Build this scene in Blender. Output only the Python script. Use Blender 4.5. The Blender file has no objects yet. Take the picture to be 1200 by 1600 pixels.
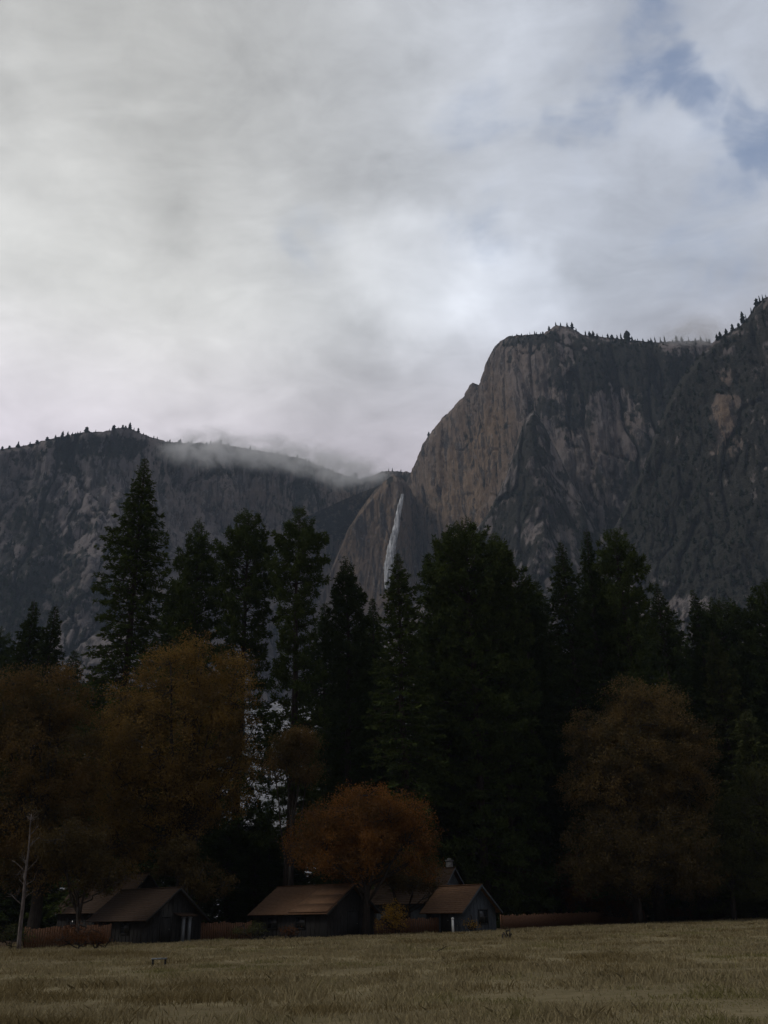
import bpy, math, random
import numpy as np
from mathutils import Vector, Matrix

PI = math.pi
SC = bpy.context.scene
COL = SC.collection
R = np.random.default_rng(7)
random.seed(7)

# ------------------------------------------------------------------ camera model (1200 x 1600 photograph)
F = 1443.0
PITCH = math.radians(23.5)
ROLL = math.radians(1.0)
EYE = 1.6
_fw = np.array([0, math.cos(PITCH), math.sin(PITCH)])
_up0 = np.array([0, -math.sin(PITCH), math.cos(PITCH)])
_rt0 = np.array([1.0, 0, 0])
_rt = _rt0 * math.cos(ROLL) - _up0 * math.sin(ROLL)
_up = _up0 * math.cos(ROLL) + _rt0 * math.sin(ROLL)


def ray(px, py):
    px = np.asarray(px, float); py = np.asarray(py, float)
    return (_fw + ((px - 600) / F)[..., None] * _rt + ((800 - py) / F)[..., None] * _up)


def at(px, py, Y):
    d = ray(px, py)
    k = np.asarray(Y, float) / d[..., 1]
    p = d * k[..., None]
    p[..., 2] += EYE
    return p


def project(p):
    q = np.asarray(p, float) - np.array([0, 0, EYE])
    z = q @ _fw
    return 600 + F * (q @ _rt) / z, 800 - F * (q @ _up) / z


# ------------------------------------------------------------------ noise
_perm = np.random.default_rng(3).permutation(256)
_perm = np.concatenate([_perm, _perm, _perm])
_grad = np.random.default_rng(4).normal(size=(256, 3))
_grad /= np.linalg.norm(_grad, axis=1)[:, None]


def perlin(p):
    p = np.asarray(p, float)
    i = np.floor(p).astype(int)
    f = p - i
    u = f * f * f * (f * (f * 6 - 15) + 10)
    i &= 255
    out = 0
    for dx in (0, 1):
        for dy in (0, 1):
            for dz in (0, 1):
                h = _perm[_perm[_perm[(i[..., 0] + dx)] + i[..., 1] + dy] + i[..., 2] + dz]
                g = _grad[h]
                d = f - np.array([dx, dy, dz])
                w = (u[..., 0] if dx else 1 - u[..., 0]) * (u[..., 1] if dy else 1 - u[..., 1]) * (u[..., 2] if dz else 1 - u[..., 2])
                out = out + w * (g * d).sum(-1)
    return out * 1.5


def fbm(p, o=4, g=0.5):
    a, s, t = 1.0, 0, 0
    for k in range(o):
        s = s + a * perlin(p * (2.03 ** k) + 17.3 * k)
        t += a
        a *= g
    return s / t


def sstep(x, a, b):
    t = np.clip((np.asarray(x, float) - a) / (b - a), 0, 1)
    return t * t * (3 - 2 * t)


def ground_z(x, y):
    x = np.asarray(x, float); y = np.asarray(y, float)
    return 0.0095 * np.clip(x, -90, 90) * sstep(y, 5, 75) + 0.10 * perlin(np.stack([x / 14, y / 11, 0 * x + .3], -1)) * sstep(y, 4, 20)


def ground_at(px, py):
    d = ray(px, py)
    for k in range(30):
        Y = 3.0 if k == 0 else Y
        z = float(ground_z(d[0] / d[1] * Y, Y))
        Yn = (z - EYE) / (d[2] / d[1]) if d[2] < -1e-4 else 200
        Y = 0.5 * Y + 0.5 * min(max(Yn, 3), 220)
    return np.array([d[0] / d[1] * Y, Y, float(ground_z(d[0] / d[1] * Y, Y))])


def on_ground(px, Y, ref=1455):
    d = ray(px, ref)
    x = d[0] / d[1] * Y
    return np.array([x, Y, float(ground_z(x, Y))])


# ------------------------------------------------------------------ mesh helpers
def mesh_np(name, V, faces, attrs=None, smooth=False):
    """faces: list of (n,k) index arrays"""
    me = bpy.data.meshes.new(name)
    V = np.ascontiguousarray(V, np.float32)
    me.vertices.add(len(V)); me.vertices.foreach_set('co', V.ravel())
    loops, starts, n = [], [], 0
    for f in faces:
        f = np.asarray(f, np.int32)
        if not len(f):
            continue
        k = f.shape[1]
        loops.append(f.ravel())
        starts.append(n + np.arange(len(f), dtype=np.int32) * k)
        n += f.size
    loops = np.concatenate(loops); starts = np.concatenate(starts)
    me.loops.add(len(loops)); me.loops.foreach_set('vertex_index', loops)
    me.polygons.add(len(starts)); me.polygons.foreach_set('loop_start', starts)
    me.update(calc_edges=True)
    for k, v in (attrs or {}).items():
        a = me.attributes.new(k, 'FLOAT', 'POINT')
        a.data.foreach_set('value', np.ascontiguousarray(v, np.float32))
    if smooth:
        me.polygons.foreach_set('use_smooth', np.ones(len(starts), bool))
    me.validate()
    return me


def link(name, me, mat, parent=None):
    o = bpy.data.objects.new(name, me)
    COL.objects.link(o)
    if mat is not None and me is not None and not me.materials:
        me.materials.append(mat)
    if parent is not None:
        o.parent = parent
    return o


def tag(o, label, cat, group=None, kind=None):
    o['label'] = label; o['category'] = cat
    if group: o['group'] = group
    if kind: o['kind'] = kind
    return o


def thing(name, loc, label, cat, group=None, rz=0.0):
    o = bpy.data.objects.new(name, None)
    o.empty_display_size = 0.5
    COL.objects.link(o)
    o.location = tuple(float(v) for v in loc); o.rotation_euler = (0, 0, rz)
    return tag(o, label, cat, group)


class MB:
    """collects boxes, prisms and tubes into one mesh"""
    def __init__(s):
        s.V = []; s.F3 = []; s.F4 = []; s.n = 0

    def add(s, V, f4=(), f3=()):
        V = np.asarray(V, float).reshape(-1, 3)
        s.V.append(V)
        if len(f4): s.F4.append(np.asarray(f4) + s.n)
        if len(f3): s.F3.append(np.asarray(f3) + s.n)
        s.n += len(V)

    def box(s, c, d, rz=0.0, jit=0.0):
        c = np.asarray(c, float); d = np.asarray(d, float) / 2
        V = np.array([[x, y, z] for z in (-1, 1) for y in (-1, 1) for x in (-1, 1)], float) * d
        if jit: V += R.normal(0, jit, V.shape)
        cr, sr = math.cos(rz), math.sin(rz)
        V = np.stack([V[:, 0] * cr - V[:, 1] * sr, V[:, 0] * sr + V[:, 1] * cr, V[:, 2]], -1) + c
        s.add(V, [[0, 2, 3, 1], [4, 5, 7, 6], [0, 1, 5, 4], [2, 6, 7, 3], [0, 4, 6, 2], [1, 3, 7, 5]])

    def hexa(s, V):
        s.add(V, [[0, 3, 2, 1], [4, 5, 6, 7], [0, 1, 5, 4], [1, 2, 6, 5], [2, 3, 7, 6], [3, 0, 4, 7]])

    def tube(s, P, r, k=6):
        P = np.asarray(P, float); r = np.broadcast_to(np.asarray(r, float), (len(P),))
        T = np.gradient(P, axis=0)
        T /= np.linalg.norm(T, axis=1)[:, None] + 1e-9
        ref = np.where(np.abs(T[:, 2:3]) > 0.9, np.array([[1., 0, 0]]), np.array([[0, 0, 1.]]))
        A = np.cross(T, ref); A /= np.linalg.norm(A, axis=1)[:, None] + 1e-9
        B = np.cross(T, A)
        a = np.arange(k) / k * 2 * PI
        V = P[:, None] + r[:, None, None] * (np.cos(a)[None, :, None] * A[:, None] + np.sin(a)[None, :, None] * B[:, None])
        n = len(P)
        i, j = np.meshgrid(np.arange(n - 1), np.arange(k), indexing='ij')
        j2 = (j + 1) % k
        f = np.stack([i * k + j, i * k + j2, (i + 1) * k + j2, (i + 1) * k + j], -1).reshape(-1, 4)
        f3 = [[0, q + 1, q] for q in range(1, k - 1)] + [[(n - 1) * k, (n - 1) * k + q, (n - 1) * k + q + 1] for q in range(1, k - 1)]
        s.add(V.reshape(-1, 3), f, f3)

    def mesh(s, name, attrs=None, smooth=False):
        return mesh_np(name, np.concatenate(s.V), [np.concatenate(f) for f in (s.F4, s.F3) if len(f)], attrs, smooth)

    def build(s, name, mat, parent=None, smooth=False):
        return link(name, s.mesh(name, smooth=smooth), mat, parent)


def leaves(C, U, L, W, bend=0.0):
    """N rhombic leaf faces with centre C, axis U, length L, width W (random roll)"""
    N = len(C)
    U = U / (np.linalg.norm(U, axis=1)[:, None] + 1e-9)
    Q = R.normal(size=(N, 3))
    S = np.cross(U, Q); S /= np.linalg.norm(S, axis=1)[:, None] + 1e-9
    L = np.broadcast_to(L, (N,))[:, None]; W = np.broadcast_to(W, (N,))[:, None]
    V = np.stack([C - U * L * .5, C + S * W * .5 - U * L * .05, C + U * L * .5, C - S * W * .5 - U * L * .05], 1)
    f = np.arange(N * 4).reshape(N, 4)
    return V.reshape(-1, 3), f


# ------------------------------------------------------------------ materials
def mat_new(name):
    m = bpy.data.materials.new(name); m.use_nodes = True
    nt = m.node_tree
    for n in list(nt.nodes): nt.nodes.remove(n)
    out = nt.nodes.new('ShaderNodeOutputMaterial')
    return m, nt, out


class NT:
    """tiny node-graph writer"""
    def __init__(s, nt): s.nt = nt

    def n(s, t, **kw):
        nd = s.nt.nodes.new(t)
        for k, v in kw.items(): setattr(nd, k, v)
        return nd

    def set(s, sock, v):
        if hasattr(v, 'is_linked') or isinstance(v, bpy.types.NodeSocket): s.nt.links.new(v, sock)
        else: sock.default_value = v

    def math(s, op, a, b=0.0, c=None, clamp=False):
        m = s.n('ShaderNodeMath', operation=op, use_clamp=clamp)
        s.set(m.inputs[0], a); s.set(m.inputs[1], b)
        if c is not None: s.set(m.inputs[2], c)
        return m.outputs[0]

    def vmath(s, op, a, b=(0, 0, 0), out=0):
        m = s.n('ShaderNodeVectorMath', operation=op)
        s.set(m.inputs[0], a)
        if op == 'SCALE': s.set(m.inputs['Scale'], b)
        else: s.set(m.inputs[1], b)
        return m.outputs[out]

    def mix(s, f, a, b, blend='MIX'):
        m = s.n('ShaderNodeMix', data_type='RGBA', blend_type=blend)
        s.set(m.inputs[0], f)
        s.set(m.inputs[6], a if not isinstance(a, tuple) else (*a[:3], 1)); s.set(m.inputs[7], b if not isinstance(b, tuple) else (*b[:3], 1))
        return m.outputs[2]

    def noise(s, vec, scale, detail=4, rough=0.5, dist=0.0):
        m = s.n('ShaderNodeTexNoise')
        if vec is not None: s.set(m.inputs['Vector'], vec)
        m.inputs['Scale'].default_value = scale; m.inputs['Detail'].default_value = detail
        m.inputs['Roughness'].default_value = rough; m.inputs['Distortion'].default_value = dist
        return m

    def ramp(s, v, a, b, lo=0.0, hi=1.0, smooth=True):
        m = s.n('ShaderNodeMapRange', interpolation_type='SMOOTHSTEP' if smooth else 'LINEAR')
        s.set(m.inputs['Value'], v)
        for k, x in (('From Min', a), ('From Max', b), ('To Min', lo), ('To Max', hi)): s.set(m.inputs[k], x)
        return m.outputs[0]

    def attr(s, name):
        return s.n('ShaderNodeAttribute', attribute_name=name).outputs['Fac']

    def pos(s, scale=(1, 1, 1)):
        g = s.n('ShaderNodeNewGeometry').outputs['Position']
        return s.vmath('MULTIPLY', g, scale) if scale != (1, 1, 1) else g

    def objco(s, scale=(1, 1, 1)):
        g = s.n('ShaderNodeTexCoord').outputs['Object']
        return s.vmath('MULTIPLY', g, scale) if scale != (1, 1, 1) else g


def principled(g, out, col, rough=0.9, bump=None, bstr=0.5, bdist=0.1, spec=0.2):
    b = g.n('ShaderNodeBsdfPrincipled')
    g.set(b.inputs['Base Color'], col if not isinstance(col, tuple) else (*col[:3], 1))
    g.set(b.inputs['Roughness'], rough)
    b.inputs['Specular IOR Level'].default_value = spec
    if bump is not None:
        bn = g.n('ShaderNodeBump'); bn.inputs['Strength'].default_value = bstr; bn.inputs['Distance'].default_value = bdist
        g.set(bn.inputs['Height'], bump); g.nt.links.new(bn.outputs[0], b.inputs['Normal'])
    g.nt.links.new(b.outputs[0], out.inputs['Surface'])
    return b


def leaf_mat(name, c1, c2, transl=0.3, c3=None):
    """foliage: per-leaf tint attribute between two colours, some light let through"""
    m, nt, out = mat_new(name); g = NT(nt)
    col = g.mix(g.attr('tint'), c1, c2)
    if c3 is not None:
        nz = g.noise(g.objco(), 0.35, 3)
        col = g.mix(g.ramp(nz.outputs[0], .42, .62), col, c3)
    d = g.n('ShaderNodeBsdfDiffuse'); g.set(d.inputs['Color'], col)
    t = g.n('ShaderNodeBsdfTranslucent'); g.set(t.inputs['Color'], col)
    mx = g.n('ShaderNodeMixShader'); mx.inputs[0].default_value = transl
    nt.links.new(d.outputs[0], mx.inputs[1]); nt.links.new(t.outputs[0], mx.inputs[2]); nt.links.new(mx.outputs[0], out.inputs['Surface'])
    return m


def wood_mat(name, c1, c2, scale=(3, 3, .6), rough=.85):
    m, nt, out = mat_new(name); g = NT(nt)
    nz = g.noise(g.objco(scale), 3.0, 6, .65)
    principled(g, out, g.mix(g.ramp(nz.outputs[0], .3, .7), c1, c2), rough, nz.outputs[0], .6, .03)
    return m


M = {}
M['bark'] = wood_mat('bark', (.024, .018, .015), (.06, .045, .036))
M['oak_bark'] = wood_mat('oak_bark', (.022, .018, .016), (.05, .042, .036))
M['pale_bark'] = wood_mat('pale_bark', (.06, .05, .047), (.19, .165, .155))
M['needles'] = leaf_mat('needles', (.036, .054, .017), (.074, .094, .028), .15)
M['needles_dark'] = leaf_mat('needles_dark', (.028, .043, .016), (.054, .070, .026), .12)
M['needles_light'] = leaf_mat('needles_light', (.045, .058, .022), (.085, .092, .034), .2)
M['oak_gold'] = leaf_mat('oak_gold', (.17, .104, .03), (.265, .172, .052), .36, (.12, .082, .033))
M['oak_brown'] = leaf_mat('oak_brown', (.12, .074, .029), (.18, .115, .043), .33, (.088, .066, .03))
M['oak_orange'] = leaf_mat('oak_orange', (.16, .068, .02), (.24, .115, .036), .35, (.13, .068, .026))
M['oak_dull'] = leaf_mat('oak_dull', (.13, .088, .036), (.20, .138, .056), .33, (.085, .068, .034))
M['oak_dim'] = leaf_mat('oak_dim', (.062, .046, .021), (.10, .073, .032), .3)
M['shrub_yellow'] = leaf_mat('shrub_yellow', (.30, .17, .03), (.42, .26, .05), .35)
M['shrub_red'] = leaf_mat('shrub_red', (.075, .033, .017), (.125, .058, .027), .3)
M['shrub_green'] = leaf_mat('shrub_green', (.05, .06, .025), (.09, .09, .035), .25)
M['far_needles'] = leaf_mat('far_needles', (.022, .032, .022), (.046, .056, .036), .1)
M['roof_shingle'] = wood_mat('roof_shingle', (.085, .047, .026), (.20, .112, .063), (1, 6, 6))
M['roof_dull'] = wood_mat('roof_dull', (.034, .021, .014), (.068, .042, .027), (1, 6, 6))
M['wall_dark'] = wood_mat('wall_dark', (.017, .017, .018), (.038, .036, .034), (6, 6, 1))
M['wall_grey'] = wood_mat('wall_grey', (.04, .048, .057), (.085, .098, .112), (6, 6, 1))
M['trim_white'] = wood_mat('trim_white', (.55, .57, .58), (.72, .74, .75), (5, 5, 1), .6)
M['post_grey'] = wood_mat('post_grey', (.13, .145, .16), (.22, .24, .26), (5, 5, 1))
M['fence_wood'] = wood_mat('fence_wood', (.10, .05, .028), (.17, .088, .05), (5, 5, 1))
M['sign_green'] = wood_mat('sign_green', (.10, .14, .12), (.14, .19, .16))
M['dark_stone'] = wood_mat('dark_stone', (.09, .09, .09), (.17, .17, .17), (2, 2, 2))
M['stone'] = wood_mat('stone', (.16, .15, .14), (.30, .29, .27), (2, 2, 2))


def glass_mat():
    m, nt, out = mat_new('dark_glass'); g = NT(nt)
    nz = g.noise(g.objco(), 2.0, 2)
    principled(g, out, g.mix(nz.outputs[0], (.012, .013, .015), (.03, .032, .035)), .15, spec=.5)
    return m


M['glass'] = glass_mat()


def rock_mat():
    m, nt, out = mat_new('granite'); g = NT(nt)
    P = g.pos()
    big = g.noise(g.vmath('MULTIPLY', P, (1, 1, .45)), .012, 5, .55)
    streak = g.noise(g.vmath('MULTIPLY', P, (1, 1, .10)), .065, 5, .62, .4)
    fine = g.noise(g.vmath('MULTIPLY', P, (1, 1, .35)), .075, 7, .72)
    grit = g.noise(P, .42, 4, .6)
    col = g.mix(g.ramp(big.outputs[0], .35, .65), (.145, .126, .124), (.27, .236, .226))
    tan = g.mix(g.ramp(streak.outputs[0], .35, .66), (.21, .145, .095), (.38, .28, .195))
    col = g.mix(g.math('MULTIPLY', g.attr('tan'), g.ramp(big.outputs[0], .2, .5, .55, 1)), col, tan)
    # water stains run down the rock; iron stains and lichen in patches
    col = g.mix(g.math('MULTIPLY', g.ramp(streak.outputs[0], .52, .60), .8), col, (.045, .042, .046))
    col = g.mix(g.math('MULTIPLY', g.ramp(fine.outputs[0], .50, .60), .7), col, (.05, .049, .05))
    spk = g.noise(g.vmath('MULTIPLY', P, (1, 1, .6)), .16, 4, .7)
    col = g.mix(g.math('MULTIPLY', g.ramp(spk.outputs[0], .56, .68), .5), col, (.31, .30, .29))
    v = g.math('ADD', g.attr('veg'), g.math('MULTIPLY', g.math('SUBTRACT', fine.outputs[0], .5), 1.5))
    vcol = g.mix(g.ramp(grit.outputs[0], .35, .65), (.030, .031, .026), (.058, .055, .046))
    col = g.mix(g.ramp(v, .34, .62), col, vcol)
    h = g.math('ADD', g.math('MULTIPLY', fine.outputs[0], 1.0), g.math('MULTIPLY', grit.outputs[0], .35))
    principled(g, out, col, .95, h, .9, 9.0, .1)
    return m


M['rock'] = rock_mat()


def talus_mat():
    m, nt, out = mat_new('talus'); g = NT(nt)
    P = g.pos()
    a = g.noise(P, .02, 5, .6); b = g.noise(P, .25, 5, .65)
    col = g.mix(g.ramp(b.outputs[0], .35, .65), (.20, .20, .21), (.44, .45, .48))
    col = g.mix(g.math('MULTIPLY', g.ramp(a.outputs[0], .40, .56), g.attr('veg')), col, (.035, .042, .028))
    principled(g, out, col, .95, b.outputs[0], 1, 4.0, .1)
    return m


M['talus'] = talus_mat()


def ground_mat():
    m, nt, out = mat_new('meadow_ground'); g = NT(nt)
    P = g.pos()
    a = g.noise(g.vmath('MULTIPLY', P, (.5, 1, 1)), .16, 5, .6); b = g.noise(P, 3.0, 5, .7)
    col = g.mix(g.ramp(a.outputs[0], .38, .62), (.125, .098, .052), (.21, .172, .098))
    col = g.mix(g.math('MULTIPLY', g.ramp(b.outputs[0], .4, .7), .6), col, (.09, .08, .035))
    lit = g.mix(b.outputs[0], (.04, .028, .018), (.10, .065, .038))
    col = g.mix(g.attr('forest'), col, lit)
    principled(g, out, col, .95, b.outputs[0], .8, .08, .1)
    return m


M['ground'] = ground_mat()


def grass_mat():
    m, nt, out = mat_new('dry_grass'); g = NT(nt)
    t = g.attr('tint'); h = g.attr('hue')
    straw = g.mix(t, (.285, .236, .132), (.385, .328, .198))
    brown = g.mix(t, (.165, .128, .062), (.25, .198, .100))
    green = g.mix(t, (.17, .155, .065), (.27, .245, .11))
    col = g.mix(g.ramp(h, .52, .70), straw, brown)
    col = g.mix(g.ramp(h, .42, .28), col, green)
    d = g.n('ShaderNodeBsdfDiffuse'); g.set(d.inputs['Color'], col)
    tr = g.n('ShaderNodeBsdfTranslucent'); g.set(tr.inputs['Color'], col)
    mx = g.n('ShaderNodeMixShader'); mx.inputs[0].default_value = .3
    nt.links.new(d.outputs[0], mx.inputs[1]); nt.links.new(tr.outputs[0], mx.inputs[2]); nt.links.new(mx.outputs[0], out.inputs['Surface'])
    return m


M['grass'] = grass_mat()


def water_mat():
    m, nt, out = mat_new('falling_water'); g = NT(nt)
    nz = g.noise(g.pos((1, 1, .08)), .35, 5, .6)
    col = g.mix(g.ramp(nz.outputs[0], .38, .64), (.26, .27, .29), (.80, .82, .84))
    b = principled(g, out, col, .6, nz.outputs[0], .6, 1.5, .3)
    return m


M['water'] = water_mat()

# ------------------------------------------------------------------ ground sheet
xs = np.concatenate([np.linspace(-2400, -120, 40), np.linspace(-116, 116, 150), np.linspace(120, 2400, 40)])
ys = np.concatenate([np.linspace(-280, -6, 16), np.linspace(-4, 150, 150), np.linspace(156, 2900, 50)])
X, Y = np.meshgrid(xs, ys)
Z = ground_z(X, Y)


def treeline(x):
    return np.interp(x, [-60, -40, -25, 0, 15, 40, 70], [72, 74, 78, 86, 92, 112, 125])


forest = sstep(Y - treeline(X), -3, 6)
V = np.stack([X, Y, Z], -1).reshape(-1, 3)
ny, nx = X.shape
i, j = np.meshgrid(np.arange(ny - 1), np.arange(nx - 1), indexing='ij')
GRID = lambda i, j, nx: np.stack([i * nx + j, i * nx + j + 1, (i + 1) * nx + j + 1, (i + 1) * nx + j], -1).reshape(-1, 4)
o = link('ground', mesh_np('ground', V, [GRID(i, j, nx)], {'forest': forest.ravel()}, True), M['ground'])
tag(o, 'flat valley floor of dry meadow soil running back under the trees', 'ground', kind='structure')

# ------------------------------------------------------------------ dry meadow grass (stuff)
def grass():
    parts = []
    N = 800000
    y = 9 + (R.random(N) ** 1.55) * 125
    x = (R.random(N) * 2 - 1) * (0.52 * y + 6)
    keep = y < treeline(x) + 1 + 2 * R.normal(size=N)
    # thinner in hollows, thicker in clumps
    cl = fbm(np.stack([x / 2.2, y / 3.2, 0 * x], -1), 3)
    keep &= R.random(N) < np.clip(.55 + 1.9 * cl + .8 * fbm(np.stack([x / 7, y / 2.2, 0 * x + 71], -1), 2), .06, 1)
    x, y, cl = x[keep], y[keep], cl[keep]
    n = len(x)
    big = fbm(np.stack([x / 11, y / 9, 0 * x + 4], -1), 3)
    hue = np.clip(.5 + .42 * big + .5 * fbm(np.stack([x / 5, y / 1.6, 0 * x + 52], -1), 3) + .25 * fbm(np.stack([x / 2.5, y / 3, 0 * x + 9], -1), 2) + R.normal(0, .05, n), 0, 1)
    streak = fbm(np.stack([x / 6, y / 1.8, 0 * x + 14], -1), 3)
    hgt = (.12 + .13 * np.clip(cl + .1, -.2, 1) + .06 * np.clip(big * 2, -1, 1.5) + .10 * np.clip(streak * 2, -.6, 1)) * R.uniform(.5, 1.5, n)
    tall = fbm(np.stack([x / 3.5, y / 4, 0 * x + 31], -1), 2)
    hgt *= 1 + .9 * sstep(tall, .25, .5)
    hgt = np.clip(hgt * .8, .04, .45)
    w = np.clip(.006 + y * .00065, .008, .06) * R.uniform(.7, 1.4, n)
    a = R.uniform(0, 2 * PI, n)
    lean = R.normal(0, .45, (n, 2)) * hgt[:, None]
    z = ground_z(x, y) - .02
    B = np.stack([x, y, z], -1)
    S = np.stack([np.cos(a), np.sin(a), 0 * a], -1) * w[:, None] * .5
    mid = B + np.stack([lean[:, 0] * .35, lean[:, 1] * .35, hgt * .6], -1)
    tip = B + np.stack([lean[:, 0], lean[:, 1], hgt], -1)
    V = np.stack([B - S, B + S, mid + S * .8, tip, mid - S * .8], 1).reshape(-1, 3)
    f = np.arange(n * 5).reshape(n, 5)
    t = np.repeat(np.clip(R.normal(.5, .22, n), 0, 1), 5)
    o = link('meadow_grass', mesh_np('meadow_grass', V, [f], {'tint': t, 'hue': np.repeat(hue, 5)}), M['grass'])
    tag(o, 'dry straw and brown grass covering the open meadow', 'grass', kind='stuff')


grass()

# ------------------------------------------------------------------ mountains
RIM = {}


def mountain(name, label, cat, outline, base_off, base_z, step, amps, seed, vegfn, tanfn, jag=1.6, pw=1.6):
    ol = np.array(outline, float)
    # resample by arc length of the rim in plan
    t = np.linspace(ol[0, 0], ol[-1, 0], 4000)
    py = np.interp(t, ol[:, 0], ol[:, 1]); Yd = np.interp(t, ol[:, 0], ol[:, 2])
    k = np.ones(81) / 81
    Yd = np.convolve(np.pad(Yd, 40, 'edge'), k, 'valid')
    P = at(t, py, Yd)
    s = np.concatenate([[0], np.cumsum(np.hypot(np.diff(P[:, 0]), np.diff(P[:, 1])))])
    nu = int(s[-1] / step)
    su = np.linspace(0, s[-1], nu)
    px = np.interp(su, s, t); py = np.interp(px, ol[:, 0], ol[:, 1]); Yd = np.interp(su, s, Yd)
    py = py + jag * (2.2 * fbm(np.stack([px / 9, 0 * px + seed, 0 * px], -1), 4, .7))
    d = ray(px, py); d = d / d[:, 1:2]
    X0 = d[:, 0] * Yd
    Zr = EYE + d[:, 2] * Yd
    ks = 61
    sm = lambda a: np.convolve(np.pad(a, ks // 2, 'edge'), np.ones(ks) / ks, 'valid')
    tx, ty = np.gradient(sm(X0)), np.gradient(sm(Yd))
    l = np.hypot(tx, ty); nxv, nyv = ty / l, -tx / l      # towards the camera side
    nv = int((Zr.max() - base_z) / step)
    v = np.linspace(0, 1, nv)[:, None]
    off = base_off * (1 - v) ** pw
    Xg = X0[None] + nxv[None] * off
    Yg = Yd[None] + nyv[None] * off
    Zg = base_z + (Zr[None] - base_z) * v
    p = np.stack([Xg, Yg, Zg], -1)
    q = p + np.array([seed * 131.7, seed * 57.1, 0])
    A1, A2, A3 = amps
    wob = fbm(q / np.array([110, 110, 160]), 3)[..., None]
    q2 = q + 14 * wob * np.array([1, 1, .4])
    q3 = q2 + 9 * fbm(q / np.array([200, 200, 70]) + 40, 2)[..., None] * np.array([1, 0, 0])
    n1 = fbm(q2 / np.array([150, 150, 520]), 3)
    n2 = fbm(q3 / np.array([42, 42, 520]), 3)
    n3 = fbm(q3 / np.array([13, 13, 190]), 3, .6)
    crack = lambda n, w: np.exp(-(n / w) ** 2)
    c1 = crack(fbm(q3 / np.array([80, 80, 900]) + 7, 3), .03)
    c2 = crack(fbm(q3 / np.array([30, 30, 420]) + 23, 3), .04)
    dg = q3[..., [0, 1, 2]].copy(); dg[..., 0] += .55 * dg[..., 2]
    c3 = crack(fbm(dg / np.array([120, 120, 330]) + 61, 3), .022)
    led = fbm(q2 / np.array([120, 120, 60]) + 90, 3)
    st = np.tanh(6 * (led - .12)) * sstep(fbm(q / 130.0 + 30, 2), -.05, .25)
    vf = np.clip(v * 1.0, 0, 1)
    fade = sstep(1 - vf, 0, .06) * .75 + .25
    rough = fbm(q / np.array([9, 9, 16]), 4, .65)
    D = (A1 * n1 + A2 * n2 + A3 * n3 - .7 * A2 * c1 - .8 * A3 * c2 - .25 * A2 * c3 + .16 * A2 * st + 4.0 * rough) * fade
    # round the rim back
    D = D - 10 * sstep(vf, .965, 1.0) ** 1.5
    Xg = Xg + nxv[None] * D; Yg = Yg + nyv[None] * D
    corr = (d[:, 2] * (Yg[-1] - Yd))[None] * vf ** 3
    Zg = Zg + corr
    # shoulder and back side so that it is a solid hill
    ext = []
    for back, dz in ((14, -1), (45, -6), (120, -25), (260, -70), (480, -220)):
        nzz = 6 * fbm(np.stack([su / 30, 0 * su + back, 0 * su], -1), 3)
        ext.append((Xg[-1] - nxv * back, Yg[-1] - nyv * back, Zg[-1] + dz - np.abs(nzz) * (back > 14)))
    ext.append((Xg[-1] - nxv * 620, Yg[-1] - nyv * 620, 0 * Zg[-1] + 5))
    Xa = np.vstack([Xg] + [e[0][None] for e in ext]); Ya = np.vstack([Yg] + [e[1][None] for e in ext]); Za = np.vstack([Zg] + [e[2][None] for e in ext])
    V = np.stack([Xa, Ya, Za], -1)
    ppx, ppy = project(V)
    nz = fbm(V / np.array([60, 60, 70]) + seed, 4, .6)
    cr = np.zeros_like(nz); cr[:nv] = np.clip(.3 * c1 + .18 * c2 + .2 * c3, 0, .4)
    nz2 = fbm(V / np.array([22, 22, 30]) + seed, 3, .6)
    veg = np.clip(vegfn(ppx, ppy) + .45 * nz + .50 * nz2 + .35 * fbm(V / np.array([9, 9, 12]) + seed, 2) + cr, -.5, 1.3)
    veg[nv:] = np.maximum(veg[nv:], .6)
    tan = np.clip(tanfn(ppx, ppy) + .5 * nz, 0, 1)
    h, w = Xa.shape
    i, j = np.meshgrid(np.arange(h - 1), np.arange(w - 1), indexing='ij')
    me = mesh_np(name, V.reshape(-1, 3), [GRID(i, j, w)], {'veg': veg.ravel(), 'tan': tan.ravel()}, False)
    o = link(name, me, M['rock'])
    tag(o, label, cat, kind='structure')
    RIM[name] = (px, V[nv - 2])
    return V, veg, nv


def blobs(lst, base=0.0):
    def fn(x, y):
        s = np.full(np.shape(x), base, float)
        for cx, cy, rx, ry, w in lst:
            s += w * np.exp(-(((x - cx) / rx) ** 2 + ((y - cy) / ry) ** 2))
        return s
    return fn


WOOD = []


def small_trees(V, veg, nv, count, hmin, hmax, seed, thr=.45):
    r = np.random.default_rng(seed)
    sub = veg[2:nv - 1].ravel(); P = V[2:nv - 1].reshape(-1, 3)
    idx = np.where(sub > thr)[0]
    idx = r.choice(idx, min(count, len(idx)), replace=False)
    h = r.uniform(hmin, hmax, len(idx)) * (0.6 + .4 * np.clip(sub[idx], 0, 1))
    WOOD.append((P[idx] - np.array([0, 0, 1.5]), h))


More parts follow.
